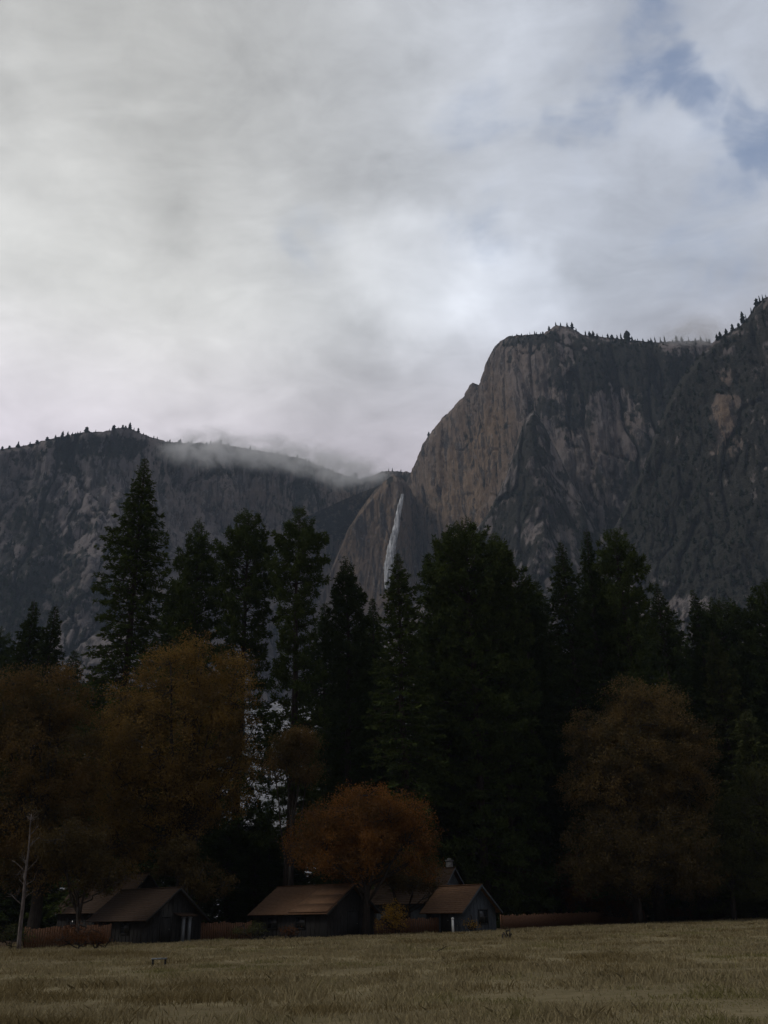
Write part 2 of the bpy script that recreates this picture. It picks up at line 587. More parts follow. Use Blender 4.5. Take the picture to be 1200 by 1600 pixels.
# --- the wall on the left with the lip of the fall at its right end
outL = [(-260, 705, 1300), (-120, 712, 1330), (-30, 706, 1360), (0, 703, 1375), (40, 695, 1385), (85, 684, 1395), (130, 675, 1405), (165, 674, 1415), (188, 668, 1420),
        (205, 669, 1430), (238, 682, 1450), (275, 691, 1480), (320, 692, 1530), (360, 694, 1580), (400, 702, 1630), (440, 709, 1680), (480, 717, 1730),
        (512, 730, 1770), (540, 742, 1800), (562, 748, 1810), (580, 744, 1810), (597, 736, 1805), (615, 736, 1800), (640, 738, 1795), (700, 738, 1790), (760, 740, 1790)]
vegL = blobs([(60, 850, 90, 160, .35), (20, 960, 80, 120, .4), (200, 700, 140, 25, .5), (420, 725, 120, 25, .6), (560, 760, 60, 30, .45), (170, 940, 60, 80, .35),
              (470, 790, 60, 40, .3), (120, 760, 60, 50, .25), (570, 830, 45, 60, -.6), (600, 900, 60, 60, -.5), (280, 860, 100, 90, -.1)], .10)
tanL = blobs([(575, 820, 55, 80, .95), (560, 900, 60, 60, .5), (400, 770, 120, 60, .30), (260, 690, 40, 40, .3)], .02)
V1, veg1, nv1 = mountain('mountain_wall', 'long grey granite valley wall on the left with low cloud along its rim', 'mountain', outL, 230, 190, 2.6, (55, 22, 7), 1, vegL, tanL)
small_trees(V1, veg1, nv1, 1700, 6, 13, 1, .5)

# --- the great cliff right of the fall
outR = [(628, 760, 1760), (634, 742, 1745), (641, 727, 1725), (650, 706, 1700), (664, 683, 1670), (688, 652, 1630), (712, 627, 1590), (724, 616, 1570), (728, 601, 1562), (733, 598, 1556), (737, 611, 1548), (744, 606, 1535), (747, 592, 1530), (753, 572, 1510), (762, 548, 1490), (774, 533, 1460), (790, 525, 1430), (820, 523, 1400), (848, 521, 1380), (866, 508, 1365), (890, 511, 1355),
        (910, 523, 1345), (950, 527, 1335), (985, 531, 1325), (1020, 535, 1320), (1060, 533, 1315), (1100, 532, 1310), (1160, 545, 1300), (1240, 555, 1300), (1400, 560, 1300)]
vegR = blobs([(960, 575, 110, 50, .75), (1060, 640, 70, 110, .5), (900, 650, 40, 30, .55), (840, 655, 18, 30, .4), (980, 740, 60, 60, .3), (850, 530, 60, 10, .5),
              (700, 780, 60, 120, -.3), (940, 700, 50, 60, -.35), (800, 600, 40, 50, -.25), (735, 660, 7, 70, .3), (1000, 840, 120, 60, .4)], .14)
tanR = blobs([(700, 760, 75, 120, .95), (770, 680, 40, 90, .8), (850, 570, 60, 50, .30), (940, 720, 60, 80, .15), (740, 860, 50, 60, .7)], .06)
V2, veg2, nv2 = mountain('granite_cliff', 'sheer tan and grey granite cliff rising right of the waterfall', 'cliff', outR, 120, 150, 2.2, (34, 15, 5), 2, vegR, tanR, 1.3, 2.2)
small_trees(V2, veg2, nv2, 1500, 5, 11, 2, .55)

# --- the dark wooded spur at the foot of the great cliff
outS = [(560, 1000, 1330), (640, 950, 1300), (670, 920, 1285), (700, 880, 1270), (740, 828, 1255), (765, 797, 1245), (790, 745, 1240), (808, 690, 1238), (822, 652, 1236), (834, 640, 1235),
        (846, 656, 1235), (862, 690, 1232), (885, 735, 1228), (905, 775, 1222), (930, 828, 1215), (980, 850, 1200), (1050, 870, 1190), (1140, 890, 1180), (1300, 900, 1170)]
vegS = blobs([(840, 820, 110, 120, .30), (930, 860, 120, 60, .2), (860, 840, 40, 50, -.3), (1000, 945, 60, 25, -.75), (820, 680, 20, 40, .3)], .30)
tanS = blobs([(1010, 945, 50, 22, .8), (840, 800, 60, 80, .15)], .0)
V3, veg3, nv3 = mountain('rocky_spur', 'dark shrubby rock spur tapering to a point against the great cliff', 'hill', outS, 210, 140, 2.2, (20, 13, 5), 3, vegS, tanS, 2.0, 1.3)
small_trees(V3, veg3, nv3, 1000, 5, 10, 3, .5)

# --- the nearer dark buttress at the right edge
outB = [(900, 930, 1090), (940, 865, 1085), (975, 800, 1080), (1005, 735, 1075), (1028, 672, 1070), (1048, 622, 1065), (1070, 585, 1060), (1095, 555, 1055), (1118, 533, 1050), (1140, 519, 1045),
        (1158, 508, 1040), (1170, 496, 1035), (1180, 478, 1030), (1196, 466, 1025), (1225, 455, 1015), (1290, 445, 1000), (1400, 430, 980), (1600, 440, 950)]
vegB = blobs([(1110, 600, 60, 60, .45), (1040, 740, 50, 120, .4), (1130, 640, 22, 60, -.75), (1170, 760, 30, 50, -.12), (1060, 840, 120, 60, .3), (1095, 640, 16, 70, .5), (1180, 530, 50, 40, .2), (1130, 860, 110, 90, .45), (1180, 760, 60, 90, .3), (1060, 945, 50, 14, -.8)], .46)
tanB = blobs([(1130, 640, 24, 60, .7), (1080, 720, 60, 60, .2), (1160, 720, 60, 80, .15)], .05)
V4, veg4, nv4 = mountain('rock_buttress', 'nearest dark wooded buttress climbing out of frame at the right edge', 'cliff', outB, 190, 120, 2.1, (24, 10, 5), 4, vegB, tanB, 2.2, 1.5)
small_trees(V4, veg4, nv4, 2400, 5, 11, 4, .5)


# --- the smooth tan slab that carries the fall
outA = [(440, 1080, 1590), (475, 1000, 1588), (502, 930, 1586), (520, 880, 1584), (541, 830, 1582), (563, 795, 1580), (585, 768, 1578), (604, 751, 1576), (621, 742, 1578), (638, 748, 1640), (650, 770, 1710), (662, 800, 1780)]
V5, veg5, nv5 = mountain('granite_slab', 'smooth warm tan granite slab left of the waterfall sloping into the trees', 'cliff', outA, 90, 150, 2.0, (12, 6, 3.5), 5,
                         blobs([(600, 750, 40, 12, .5), (545, 820, 14, 40, .2), (630, 840, 16, 60, .15)], -.22), blobs([(575, 830, 80, 120, .9)], .25), 1.3, 1.8)  # last veg blob is painted shadow beside the fall, not plants


# --- talus apron at the foot of the walls
def talus():
    xs = np.linspace(-1100, 1100, 260); ys = np.linspace(330, 1260, 200)
    X, Y = np.meshgrid(xs, ys)
    t = sstep(Y, 330, 1260) * .45 + .55 * np.clip((Y - 330) / 930, 0, 1)
    n = fbm(np.stack([X / 90, Y / 90, 0 * X], -1), 5, .6)
    Z = -2 + 265 * t + 26 * n * np.clip((Y - 330) / 200, 0, 1)
    px, py = project(np.stack([X, Y, Z], -1))
    veg = np.clip(1.1 - blobs([(440, 1140, 70, 110, 1.1), (655, 1040, 22, 80, 1.0), (455, 960, 50, 60, .6), (960, 1010, 20, 30, .7), (60, 980, 60, 80, .5)])(px, py), 0, 1)
    h, w = X.shape
    i, j = np.meshgrid(np.arange(h - 1), np.arange(w - 1), indexing='ij')
    o = link('talus_slope', mesh_np('talus_slope', np.stack([X, Y, Z], -1).reshape(-1, 3), [GRID(i, j, w)], {'veg': veg.ravel()}), M['talus'])
    tag(o, 'pale bouldery talus slope glimpsed between the trunks below the cliffs', 'slope', kind='structure')
    V = np.stack([X, Y, Z], -1)
    small_trees(V, veg, h, 2200, 12, 24, 5, .55)


talus()


def ragged_conifer(r, n_t=7, k=6, fat=1.0, ex=.8):
    """unit-height far conifer: stacked ragged skirts"""
    V, F3 = [], []
    z = .12
    for q in range(n_t):
        t = q / (n_t - 1)
        z0 = .1 + .78 * t
        rad = .17 * fat * (1 - t) ** ex * (1 if t > .12 else .6) + .03
        a0 = r.uniform(0, 6.28)
        b = len(V)
        V.append((r.normal(0, .008), r.normal(0, .008), min(1, z0 + .26)))
        for c in range(k):
            a = a0 + c / k * 2 * PI
            rr = rad * r.uniform(.35, 1.6)
            V.append((math.cos(a) * rr, math.sin(a) * rr, z0 + r.normal(0, .04)))
        for c in range(k): F3.append((b, b + 1 + c, b + 1 + (c + 1) % k))
        for c in range(1, k - 1): F3.append((b + 1, b + 1 + c + 1, b + 1 + c))
    b = len(V)
    for a in (0, 2.1, 4.2): V.append((math.cos(a) * .018, math.sin(a) * .018, -.05))
    V.append((0, 0, .5))
    F3 += [(b, b + 1, b + 3), (b + 1, b + 2, b + 3), (b + 2, b, b + 3)]
    return np.array(V), np.array(F3)


def build_wood():
    r = np.random.default_rng(11)
    protos = [ragged_conifer(r) for _ in range(8)]
    Vs, Fs, Ts, n = [], [], [], 0
    for P, H in WOOD:
        for p, h in zip(P, H):
            v, f = protos[r.integers(8)]
            a = r.uniform(0, 6.28); c, s = math.cos(a), math.sin(a)
            w = h * r.uniform(.9, 1.7)
            Vs.append(np.stack([(v[:, 0] * c - v[:, 1] * s) * w, (v[:, 0] * s + v[:, 1] * c) * w, v[:, 2] * h], -1) + p)
            Fs.append(f + n); n += len(v)
            Ts.append(np.full(len(v), r.uniform(0, 1)))
    o = link('mountain_forest', mesh_np('mountain_forest', np.concatenate(Vs), [np.concatenate(Fs)], {'tint': np.concatenate(Ts)}), M['far_needles'])
    tag(o, 'far dark scrub and conifers clinging to the cliff ledges and slopes', 'forest', kind='stuff')


build_wood()


# --- conifers standing on the skylines, one by one
def skyline():
    r = np.random.default_rng(21)
    protos = []
    for q in range(6):
        v, f = ragged_conifer(r, 9, 8, (1, 1.5, .8, 1.7, 1.2, 1.0)[q], (.8, .45, 1.0, .35, .6, .9)[q])
        protos.append(mesh_np('skyline_conifer', v, [f], {'tint': np.full(len(v), r.uniform(0, 1))}))
    sets = [
        ('mountain_wall', 'tiny dark conifer on the skyline of the misty left wall', 'skyline conifers on the left wall',
         [(2, 15), (14, 12), (28, 14), (34, 9), (55, 9), (72, 8), (84, 11), (96, 13), (104, 12), (112, 8), (121, 9), (133, 11), (140, 9), (150, 7), (172, 10), (179, 12), (186, 10), (193, 13), (199, 14), (205, 13), (212, 10), (220, 9), (228, 8), (236, 9), (246, 9),
          (252, 8), (268, 8), (290, 9), (308, 8), (338, 11), (352, 12), (366, 10), (382, 8), (398, 10), (418, 9), (436, 10), (452, 10), (470, 10), (488, 9), (556, 15), (566, 11)]),
        ('granite_cliff', 'small dark conifer on the top edge of the great cliff', 'skyline conifers on the great cliff',
         [(666, 9), (796, 8), (803, 7), (812, 8), (823, 9), (832, 9), (846, 7), (856, 8), (866, 9), (874, 9), (884, 9), (893, 11), (899, 10), (914, 12), (920, 13), (926, 10), (932, 9), (941, 9), (951, 12), (957, 10), (966, 8), (972, 14), (977, 17), (982, 15), (988, 10),
          (998, 12), (1006, 9), (1018, 9), (1026, 12), (1034, 9), (1041, 13), (1052, 10), (1060, 11), (1068, 12), (1078, 11), (1088, 12), (1098, 13), (1106, 12), (1112, 13)]),
        ('rock_buttress', 'dark conifer on the crest of the nearest right buttress', 'skyline conifers on the right buttress',
         [(1121, 9), (1128, 10), (1136, 8), (1146, 9), (1155, 9), (1163, 14), (1168, 10), (1176, 12), (1183, 10), (1188, 13), (1194, 12), (1199, 12), (1052, 8), (1070, 8), (1090, 8)]),
    ]
    for mname, label, grp, L in sets:
        px, P = RIM[mname]
        for x, h in L:
            j = int(np.argmin(np.abs(px - x)))
            o = link('skyline_conifer', protos[r.integers(6)], M['far_needles'])
            o.location = P[j] - np.array([0, 0, 1.0])
            h = h * (.85 if mname == 'mountain_wall' else 1.05) * r.uniform(.6, 1.45)
            w = h * r.uniform(.55, 1.25)
            o.scale = (w, w, h); o.rotation_euler = (0, 0, r.uniform(0, 6.28))
            tag(o, label, 'tree', grp)
    # two trees in the notch beside the fall
    px, P = RIM['mountain_wall']
    for x, h in ((607, 9), (613, 11), (626, 10)):
        j = int(np.argmin(np.abs(px - x)))
        o = link('skyline_conifer', protos[r.integers(6)], M['far_needles'])
        o.location = P[j] - np.array([0, 0, 1.0]); o.scale = (h * .8, h * .8, h * 1.1)
        tag(o, 'small conifer in the notch just above the lip of the waterfall', 'tree', 'notch conifers above the fall')


skyline()


# ------------------------------------------------------------------ waterfall: hangs just clear of the wall
def surface_Y(Vm, nv, px, py):
    """nearest wall vertex seen at a pixel"""
    P = Vm[:nv].reshape(-1, 3)
    x, y = project(P)
    return P[np.argmin((x - px) ** 2 + (y - py) ** 2)]


def waterfall():
    path = [(629, 772, 4), (628, 779, 5), (625, 790, 6.5), (622, 805, 8), (620, 820, 8.5), (617, 835, 10), (614, 850, 12), (611, 866, 13.5), (608.5, 882, 14), (606.5, 900, 11), (605, 920, 6)]
    pts = []
    for x, y, w in path:
        c = min(surface_Y(V5, nv5, x + dx, y)[1] for dx in (-8, -4, 0, 4, 8))
        pts.append(c)
    pts = np.array(pts)
    pts = np.minimum.accumulate(pts) - 4
    pts = np.convolve(np.pad(pts, 1, 'edge'), [.25, .5, .25], 'valid')
    pp = np.array(path, float)
    n = 160
    t = np.linspace(0, 1, n) * (len(path) - 1)
    px = np.interp(t, np.arange(len(path)), pp[:, 0]); py = np.interp(t, np.arange(len(path)), pp[:, 1]); w = np.interp(t, np.arange(len(path)), pp[:, 2]); Yw = np.interp(t, np.arange(len(path)), pts)
    C = at(px, py, Yw)
    k = 28
    a = np.arange(k) / k * 2 * PI
    Rw = w / F * Yw * .56
    nz = fbm(np.stack([np.cos(a)[None] * 1.6 + 0 * t[:, None], np.sin(a)[None] * 1.6 + 0 * t[:, None], C[:, 2][:, None] / 15 + 0 * a[None]], -1), 4, .65)
    rr = Rw[:, None] * (1 + .8 * nz)
    V = np.stack([C[:, 0][:, None] + rr * np.cos(a), C[:, 1][:, None] + .45 * rr * np.sin(a), C[:, 2][:, None] + 0 * rr], -1)
    i, j = np.meshgrid(np.arange(n - 1), np.arange(k), indexing='ij')
    f = np.stack([i * k + j, i * k + (j + 1) % k, (i + 1) * k + (j + 1) % k, (i + 1) * k + j], -1).reshape(-1, 4)
    o = link('waterfall', mesh_np('waterfall', V.reshape(-1, 3), [f], smooth=True), M['water'])
    tag(o, 'thin white waterfall dropping down the granite wall from the notch', 'waterfall', kind='structure')


waterfall()


# ------------------------------------------------------------------ low cloud on the rims, and the valley air
def volume_mat(name, dens, col, noise_scale=None, aniso=0.2):
    m, nt, out = mat_new(name); g = NT(nt)
    v = g.n('ShaderNodeVolumePrincipled')
    v.inputs['Color'].default_value = (*col, 1); v.inputs['Anisotropy'].default_value = aniso
    v.inputs['Density'].default_value = dens
    if noise_scale:
        oc = g.objco()
        ln = g.vmath('LENGTH', oc, out=1)
        fall = g.ramp(ln, .98, .1)
        nz = g.noise(g.pos((1, 1, 1.5)), noise_scale, 4, .6, .6)
        d = g.math('MULTIPLY', g.math('MULTIPLY', fall, g.ramp(nz.outputs[0], .30, .74)), dens)
        g.set(v.inputs['Density'], d)
    nt.links.new(v.outputs[0], out.inputs['Volume'])
    return m


def mist(px, py, Y, rx, ry, rz, dens, label):
    n, k = 24, 32
    th = np.linspace(0, PI, n); ph = np.arange(k) / k * 2 * PI
    V = np.stack([np.sin(th)[:, None] * np.cos(ph), np.sin(th)[:, None] * np.sin(ph), np.cos(th)[:, None] + 0 * ph], -1)
    V *= (1 + .12 * fbm(V * 1.7 + px, 2))[..., None]
    i, j = np.meshgrid(np.arange(n - 1), np.arange(k), indexing='ij')
    f = np.stack([i * k + j, (i + 1) * k + j, (i + 1) * k + (j + 1) % k, i * k + (j + 1) % k], -1).reshape(-1, 4)
    o = link('mist', mesh_np('mist', V.reshape(-1, 3), [f]), volume_mat('mist_vapour', dens, (.985, .985, .99), .03, .25))
    o.location = at(px, py, Y); o.scale = (rx, ry, rz)
    tag(o, label, 'cloud', kind='stuff')


mist(322, 700, 1440, 110, 70, 42, .06, 'torn wisp of mist spilling over the left wall rim')
mist(425, 708, 1560, 140, 80, 36, .05, 'strip of cloud lying along the middle of the left wall rim')
mist(548, 738, 1710, 110, 80, 40, .06, 'thick cloud plume filling the notch left of the waterfall')
mist(490, 722, 1650, 110, 70, 36, .05, 'small cloud shred between the notch and the strip on the rim')
mist(1085, 522, 1300, 80, 60, 28, .06, 'pale cloud creeping behind the buttress over the cliff top')


def haze():
    b = MB(); b.box((0, 1300, 640), (4900, 3300, 1284))
    o = b.build('haze', volume_mat('valley_air', .00008, (.64, .79, 1.0)))
    tag(o, 'thin bluish air filling the whole valley', 'haze', kind='stuff')


haze()


# ------------------------------------------------------------------ conifers
def conifer(seed, H, Rad, base=.12, prof='fir', gap=0.1, dens=1.0, droop=.25):
    """returns (trunk mesh, crown mesh), origin at the foot"""
    r = np.random.default_rng(seed)
    tb = MB()
    zz = np.linspace(0, H, 10)
    wob = np.cumsum(r.normal(0, .0025 * H, (10, 2)), 0)
    wob -= wob[0]
    tr = (.0105 * H + .08) * (1 - zz / H) ** .85 + .02
    tr[0] *= 1.25
    tb.tube(np.stack([wob[:, 0], wob[:, 1], zz], -1), tr, 8)
    C, U, Ln = [], [], []
    z = base * H
    ph = r.uniform(0, 6.28)
    bulge = r.normal(0, 1, 7)
    while z < H * .992:
        t = 1 - (z - base * H) / (H * (1 - base))        # 1 at the crown base, 0 at the tip
        if prof == 'fir': rad = Rad * min(1.0, 1.5 * t ** .72)
        elif prof == 'narrow': rad = Rad * min(1.0, 1.6 * t ** .7)
        elif prof == 'round': rad = Rad * (min(1.0, (t + .004) / .17) ** .6) * (1 + .25 * max(0, t - .3))
        else: rad = Rad * (min(1.0, t / .34) ** .66)
        rad *= 1 + .16 * math.sin(3.1 * z / H * 6 + bulge[0]) * .6 + .1 * math.sin(17 * z / H + bulge[1])
        nb = 5 if prof not in ('pine', 'round') else 4
        for b in range(nb):
            ph += 2.399 + r.normal(0, .25)
            if r.random() < gap: continue
            L = rad * r.uniform(.62, 1.18)
            L = max(L, .06)
            tipk = min(1.0, .35 + t * 6)
            up = .35 - .75 * t if prof not in ('pine', 'round') else .55 - .75 * t
            up += r.normal(0, .09)
            dirh = np.array([math.cos(ph), math.sin(ph), 0])
            m = 5
            s = np.linspace(0, 1, m)
            cz = up * L * s - droop * L * s ** 2 + .16 * L * s ** 3
            cx = np.interp(z, zz, wob[:, 0]); cy = np.interp(z, zz, wob[:, 1])
            B = np.array([cx, cy, z]) + dirh * (L * s)[:, None] + np.array([0, 0, 1.0]) * cz[:, None]
            tb.tube(B, np.linspace(.018 * L + .015, .008, m), 3)
            lat = np.array([-dirh[1], dirh[0], 0])
            ns = max(3, int(L * (6.2 if prof not in ('pine', 'round') else 8.5) * dens))
            if prof in ('pine', 'round'):
                ss = 1 - r.random(ns) ** 1.6 * .72
            else:
                ss = 1 - r.random(ns) * .86
            spread = .36 * L * (1.06 - ss) + .10 * tipk
            q = r.uniform(-1, 1, ns) * spread
            base_p = np.stack([np.interp(ss, s, B[:, k]) for k in range(3)], -1) + lat * q[:, None]
            base_p[:, 2] -= np.abs(q) * .22
            if prof in ('pine', 'round'): base_p[:, 2] += r.normal(.1, .22, ns)
            kk = 7
            cc = np.repeat(base_p, kk, 0)
            n = len(cc)
            if prof in ('pine', 'round'):
                uu = r.normal(size=(n, 3)) + dirh * .5 + np.array([0, 0, .45])
                ll = r.uniform(.32, .62, n) * tipk
            else:
                uu = r.normal(0, .55, size=(n, 3)) + dirh * 1.0 + lat * np.repeat(np.sign(q), kk)[:, None] * .8 + np.array([0, 0, -.15])
                ll = r.uniform(.28, .58, n) * tipk
            uu /= np.linalg.norm(uu, axis=1)[:, None]
            C.append(cc + uu * (ll * .5)[:, None] + r.normal(0, .07, (n, 3))); U.append(uu); Ln.append(ll)
        z += (.30 + .55 * t) * (1.0 if prof not in ('pine', 'round') else .95) * (H / 42) ** .5
    C = np.concatenate(C); U = np.concatenate(U); Ln = np.concatenate(Ln)
    V, f = leaves(C, U, Ln, Ln * r.uniform(.22, .36, len(Ln)))
    tint = np.repeat(np.clip(.5 + .6 * fbm(C / 1.6 + seed, 2) + r.normal(0, .15, len(C)), 0, 1), 4)
    return tb.mesh('trunk', smooth=True), mesh_np('crown', V, [f], {'tint': tint})


def plant_conifer(seed, px, py_top, Y, half_w_px, base, prof, gap, label, mat='needles', group=None, name='pine_tree', dens=1.0, droop=.25):
    top = at(px, py_top, Y)
    foot = np.array([top[0], Y, float(ground_z(top[0], Y)) - .15])
    H = top[2] - foot[2]
    Rad = half_w_px / F * Y / math.cos(PITCH) * .92
    tm, cm = conifer(seed, H, Rad, base, prof, gap, dens, droop)
    e = thing(name, foot, label, 'tree', group)
    link('trunk', tm, M['bark'], e); link('crown', cm, M[mat], e)
    return e


CON = 'tall conifers of the front row'
FRONT = [
    # seed px  top   Y  halfw base prof gap label
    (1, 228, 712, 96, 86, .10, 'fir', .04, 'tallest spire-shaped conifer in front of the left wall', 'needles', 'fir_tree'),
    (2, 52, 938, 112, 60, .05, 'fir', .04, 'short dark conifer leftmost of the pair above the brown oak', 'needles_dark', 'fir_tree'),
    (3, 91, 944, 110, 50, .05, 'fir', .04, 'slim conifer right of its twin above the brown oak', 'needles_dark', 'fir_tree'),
    (4, 318, 810, 112, 56, .15, 'pine', .14, 'ragged pine just right of the tallest spire conifer', 'needles', 'pine_tree'),
    (5, 389, 798, 108, 48, .18, 'round', .2, 'open-branched pine behind the right shoulder of the golden oak', 'needles', 'pine_tree'),
    (6, 468, 788, 102, 42, .20, 'round', .22, 'tall bushy-topped pine with pale talus showing at its left side', 'needles', 'pine_tree'),
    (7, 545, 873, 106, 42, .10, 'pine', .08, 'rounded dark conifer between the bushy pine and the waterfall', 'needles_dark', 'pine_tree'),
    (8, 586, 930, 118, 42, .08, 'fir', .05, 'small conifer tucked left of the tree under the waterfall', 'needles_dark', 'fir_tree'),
    (9, 625, 860, 100, 62, .08, 'fir', .05, 'neat pointed conifer standing directly under the waterfall', 'needles', 'fir_tree'),
    (10, 728, 818, 108, 66, .04, 'round', .04, 'broadest and thickest pine, the middle top of three in mid picture', 'needles', 'pine_tree'),
    (21, 694, 838, 111, 62, .06, 'pine', .04, 'thick pine at the left flank of the broadest pine', 'needles', 'pine_tree'),
    (22, 767, 834, 112, 62, .06, 'pine', .04, 'thick pine at the right flank of the broadest pine', 'needles', 'pine_tree'),
    (11, 810, 898, 118, 40, .08, 'pine', .08, 'lower conifer at the right shoulder of the broadest pine', 'needles_dark', 'pine_tree'),
    (12, 877, 842, 114, 56, .08, 'fir', .04, 'left one of two narrow close-set conifers below the spur', 'needles_dark', 'fir_tree'),
    (13, 908, 826, 118, 54, .08, 'fir', .04, 'right one of two narrow close-set conifers below the spur', 'needles_dark', 'fir_tree'),
    (14, 957, 826, 116, 44, .12, 'round', .12, 'tall flat-topped pine behind the right-hand oak', 'needles', 'pine_tree'),
    (15, 1026, 908, 126, 58, .10, 'fir', .06, 'conical conifer directly above the right-hand oak crown', 'needles_dark', 'fir_tree'),
    (16, 1080, 918, 128, 42, .08, 'fir', .06, 'sharp thin conifer against the pale ledge at right', 'needles_dark', 'fir_tree'),
    (17, 1128, 938, 130, 50, .08, 'round', .06, 'dark round-topped conifer left of the right edge', 'needles_dark', 'pine_tree'),
    (18, 1190, 905, 126, 62, .08, 'pine', .06, 'big dark conifer cut by the right edge of the picture', 'needles_dark', 'pine_tree'),
    (19, 1108, 985, 118, 52, .04, 'fir', .04, 'olive green cedar standing to the right of the right-hand oak', 'needles_light', 'cedar_tree'),
    (20, 1165, 1110, 112, 60, .03, 'fir', .04, 'low olive cedar near the right edge below the dark conifers', 'needles_light', 'cedar_tree'),
]
for s, px, py, Yd, hw, bs, pf, gp, lb, mt, nm in FRONT:
    plant_conifer(s, px, py, Yd, hw, bs, pf, gp, lb, mt, CON, nm)

# the shaded stand behind: three trees copied with their parts
protos = []
for s, H, Rr, pf in ((101, 34, 4.6, 'fir'), (102, 36, 5.0, 'pine'), (103, 30, 4.2, 'narrow')):
    protos.append(tuple(conifer(s, H, Rr, .05, pf, .04, .8)) + (H,))
r = np.random.default_rng(77)
STAND = [(-60, 1010, 150), (-10, 980, 160), (20, 1030, 140), (120, 1015, 150), (150, 1060, 130), (280, 900, 150), (505, 940, 135), (570, 980, 145),
         (660, 960, 150), (690, 900, 140), (775, 925, 150), (790, 960, 128), (840, 905, 160), (935, 890, 160), (990, 935, 170), (1050, 965, 160), (1060, 1010, 136), (1100, 965, 175),
         (1155, 955, 165), (1215, 960, 150), (1250, 930, 140), (700, 1050, 120), (760, 1060, 124), (830, 1040, 126), (860, 1000, 132), (900, 980, 138), (940, 1030, 130), (600, 1060, 130),
         (535, 1080, 126), (525, 1110, 140), (330, 1060, 125), (260, 1090, 120), (180, 1120, 115), (90, 1150, 110), (30, 1170, 106), (-20, 1120, 110), (1000, 1060, 140), (1140, 1060, 140), (1210, 1050, 135), (640, 1120, 125), (690, 1180, 112), (740, 1200, 112),
         (800, 1190, 118), (850, 1200, 122), (570, 1180, 115), (320, 1210, 108), (230, 1220, 106), (1040, 1200, 128), (1090, 1230, 128), (920, 1220, 126), (412, 1262, 122), (445, 1290, 116), (384, 1285, 112), (425, 1310, 108), (465, 1270, 128), (360, 1290, 104), (400, 1330, 104)]
for k, (px, py, Yd) in enumerate(STAND):
    top = at(px, py, Yd)
    foot = np.array([top[0], Yd, float(ground_z(top[0], Yd)) - .15])
    tm, cm, H0 = protos[k % 3]
    sc = (top[2] - foot[2]) / H0
    e = thing('conifer', foot, 'dark conifer deep in the shaded stand behind the front row', 'tree', 'conifers of the shaded stand', r.uniform(0, 6.28))
    e.scale = (max(sc, .75) * 1.05,) * 2 + (sc,)
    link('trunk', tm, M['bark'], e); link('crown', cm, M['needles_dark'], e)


# ------------------------------------------------------------------ broadleaf trees
def broadleaf(seed, lobes, trunk_h, trunk_r, n_clusters, leaf, per=26, cl_r=.75, foot=(0, 0, 0), twig=.35):
    """lobes: (x,y,z,rx,ry,rz) in metres about the foot. Limbs fork towards clusters of leaves lying in the outer part of the lobes."""
    r = np.random.default_rng(seed)
    lo = np.array(lobes, float)
    vol = lo[:, 3] * lo[:, 4] * lo[:, 5]
    which = r.choice(len(lo), n_clusters, p=vol ** .8 / (vol ** .8).sum())
    u = r.normal(size=(n_clusters, 3)); u /= np.linalg.norm(u, axis=1)[:, None]
    rad = r.random(n_clusters) ** .42
    c = lo[which, :3] + u * lo[which, 3:] * rad[:, None]
    nz = fbm(c / 2.3 + seed * 3.1, 3)
    keep = nz > -.06 + r.normal(0, .06, n_clusters)
    c = c[keep]
    c += (fbm(c / 2.5 + 50, 2)[:, None]) * .8
    c = c[c[:, 2] > .6]
    tb = MB()
    # trunk and limbs
    top = np.array([lo[:, 0].mean() * .3, lo[:, 1].mean() * .3, trunk_h])
    zz = np.linspace(0, 1, 6)
    P = top * zz[:, None] + np.concatenate([np.zeros((1, 3)), np.cumsum(r.normal(0, .08, (5, 3)) * np.array([1, 1, 0]), 0)])
    tb.tube(P, trunk_r * (1.25 - .5 * zz), 9)
    start = P[-1]
    mains = []
    for k in range(len(lo)):
        for q in range(2):
            end = lo[k, :3] + r.normal(0, .25, 3) * lo[k, 3:]
            m = start * .5 + end * .5 + r.normal(0, .35, 3) + np.array([0, 0, -.3])
            s = np.linspace(0, 1, 7)[:, None]
            st = P[r.integers(3, 6)]
            B = (1 - s) ** 2 * st + 2 * s * (1 - s) * m + s ** 2 * end
            B += r.normal(0, .08, B.shape) * (s * (1 - s) * 4)
            tb.tube(B, np.linspace(trunk_r * .5, .05, 7), 5)
            mains.append(B)
    allp = np.concatenate([b[2:] for b in mains])
    sub = c[r.random(len(c)) < twig]
    for p in sub:
        dd = np.linalg.norm(allp - p, axis=1)
        b = allp[np.argmin(dd + r.random(len(dd)) * .8)]
        m = (b + p) / 2 + r.normal(0, .2, 3)
        tb.tube(np.array([b, m, p]), [.045, .03, .012], 3)
    cc = np.repeat(c, per, 0)
    n = len(cc)
    off = r.normal(size=(n, 3)) * cl_r * np.array([.6, .6, .42]) * np.repeat(r.uniform(.6, 1.3, len(c)), per)[:, None]
    C = cc + off
    leaf = leaf * .74
    V, f = leaves(C, r.normal(size=(n, 3)) + np.array([0, 0, -.3]), leaf * r.uniform(.7, 1.3, n), leaf * r.uniform(.5, .8, n))
    tint = np.repeat(np.clip(.5 + .7 * fbm(C / 1.3 + seed, 2) + r.normal(0, .09, n), 0, 1), 4)
    return tb.mesh('trunk', smooth=True), mesh_np('crown', V, [f], {'tint': tint})


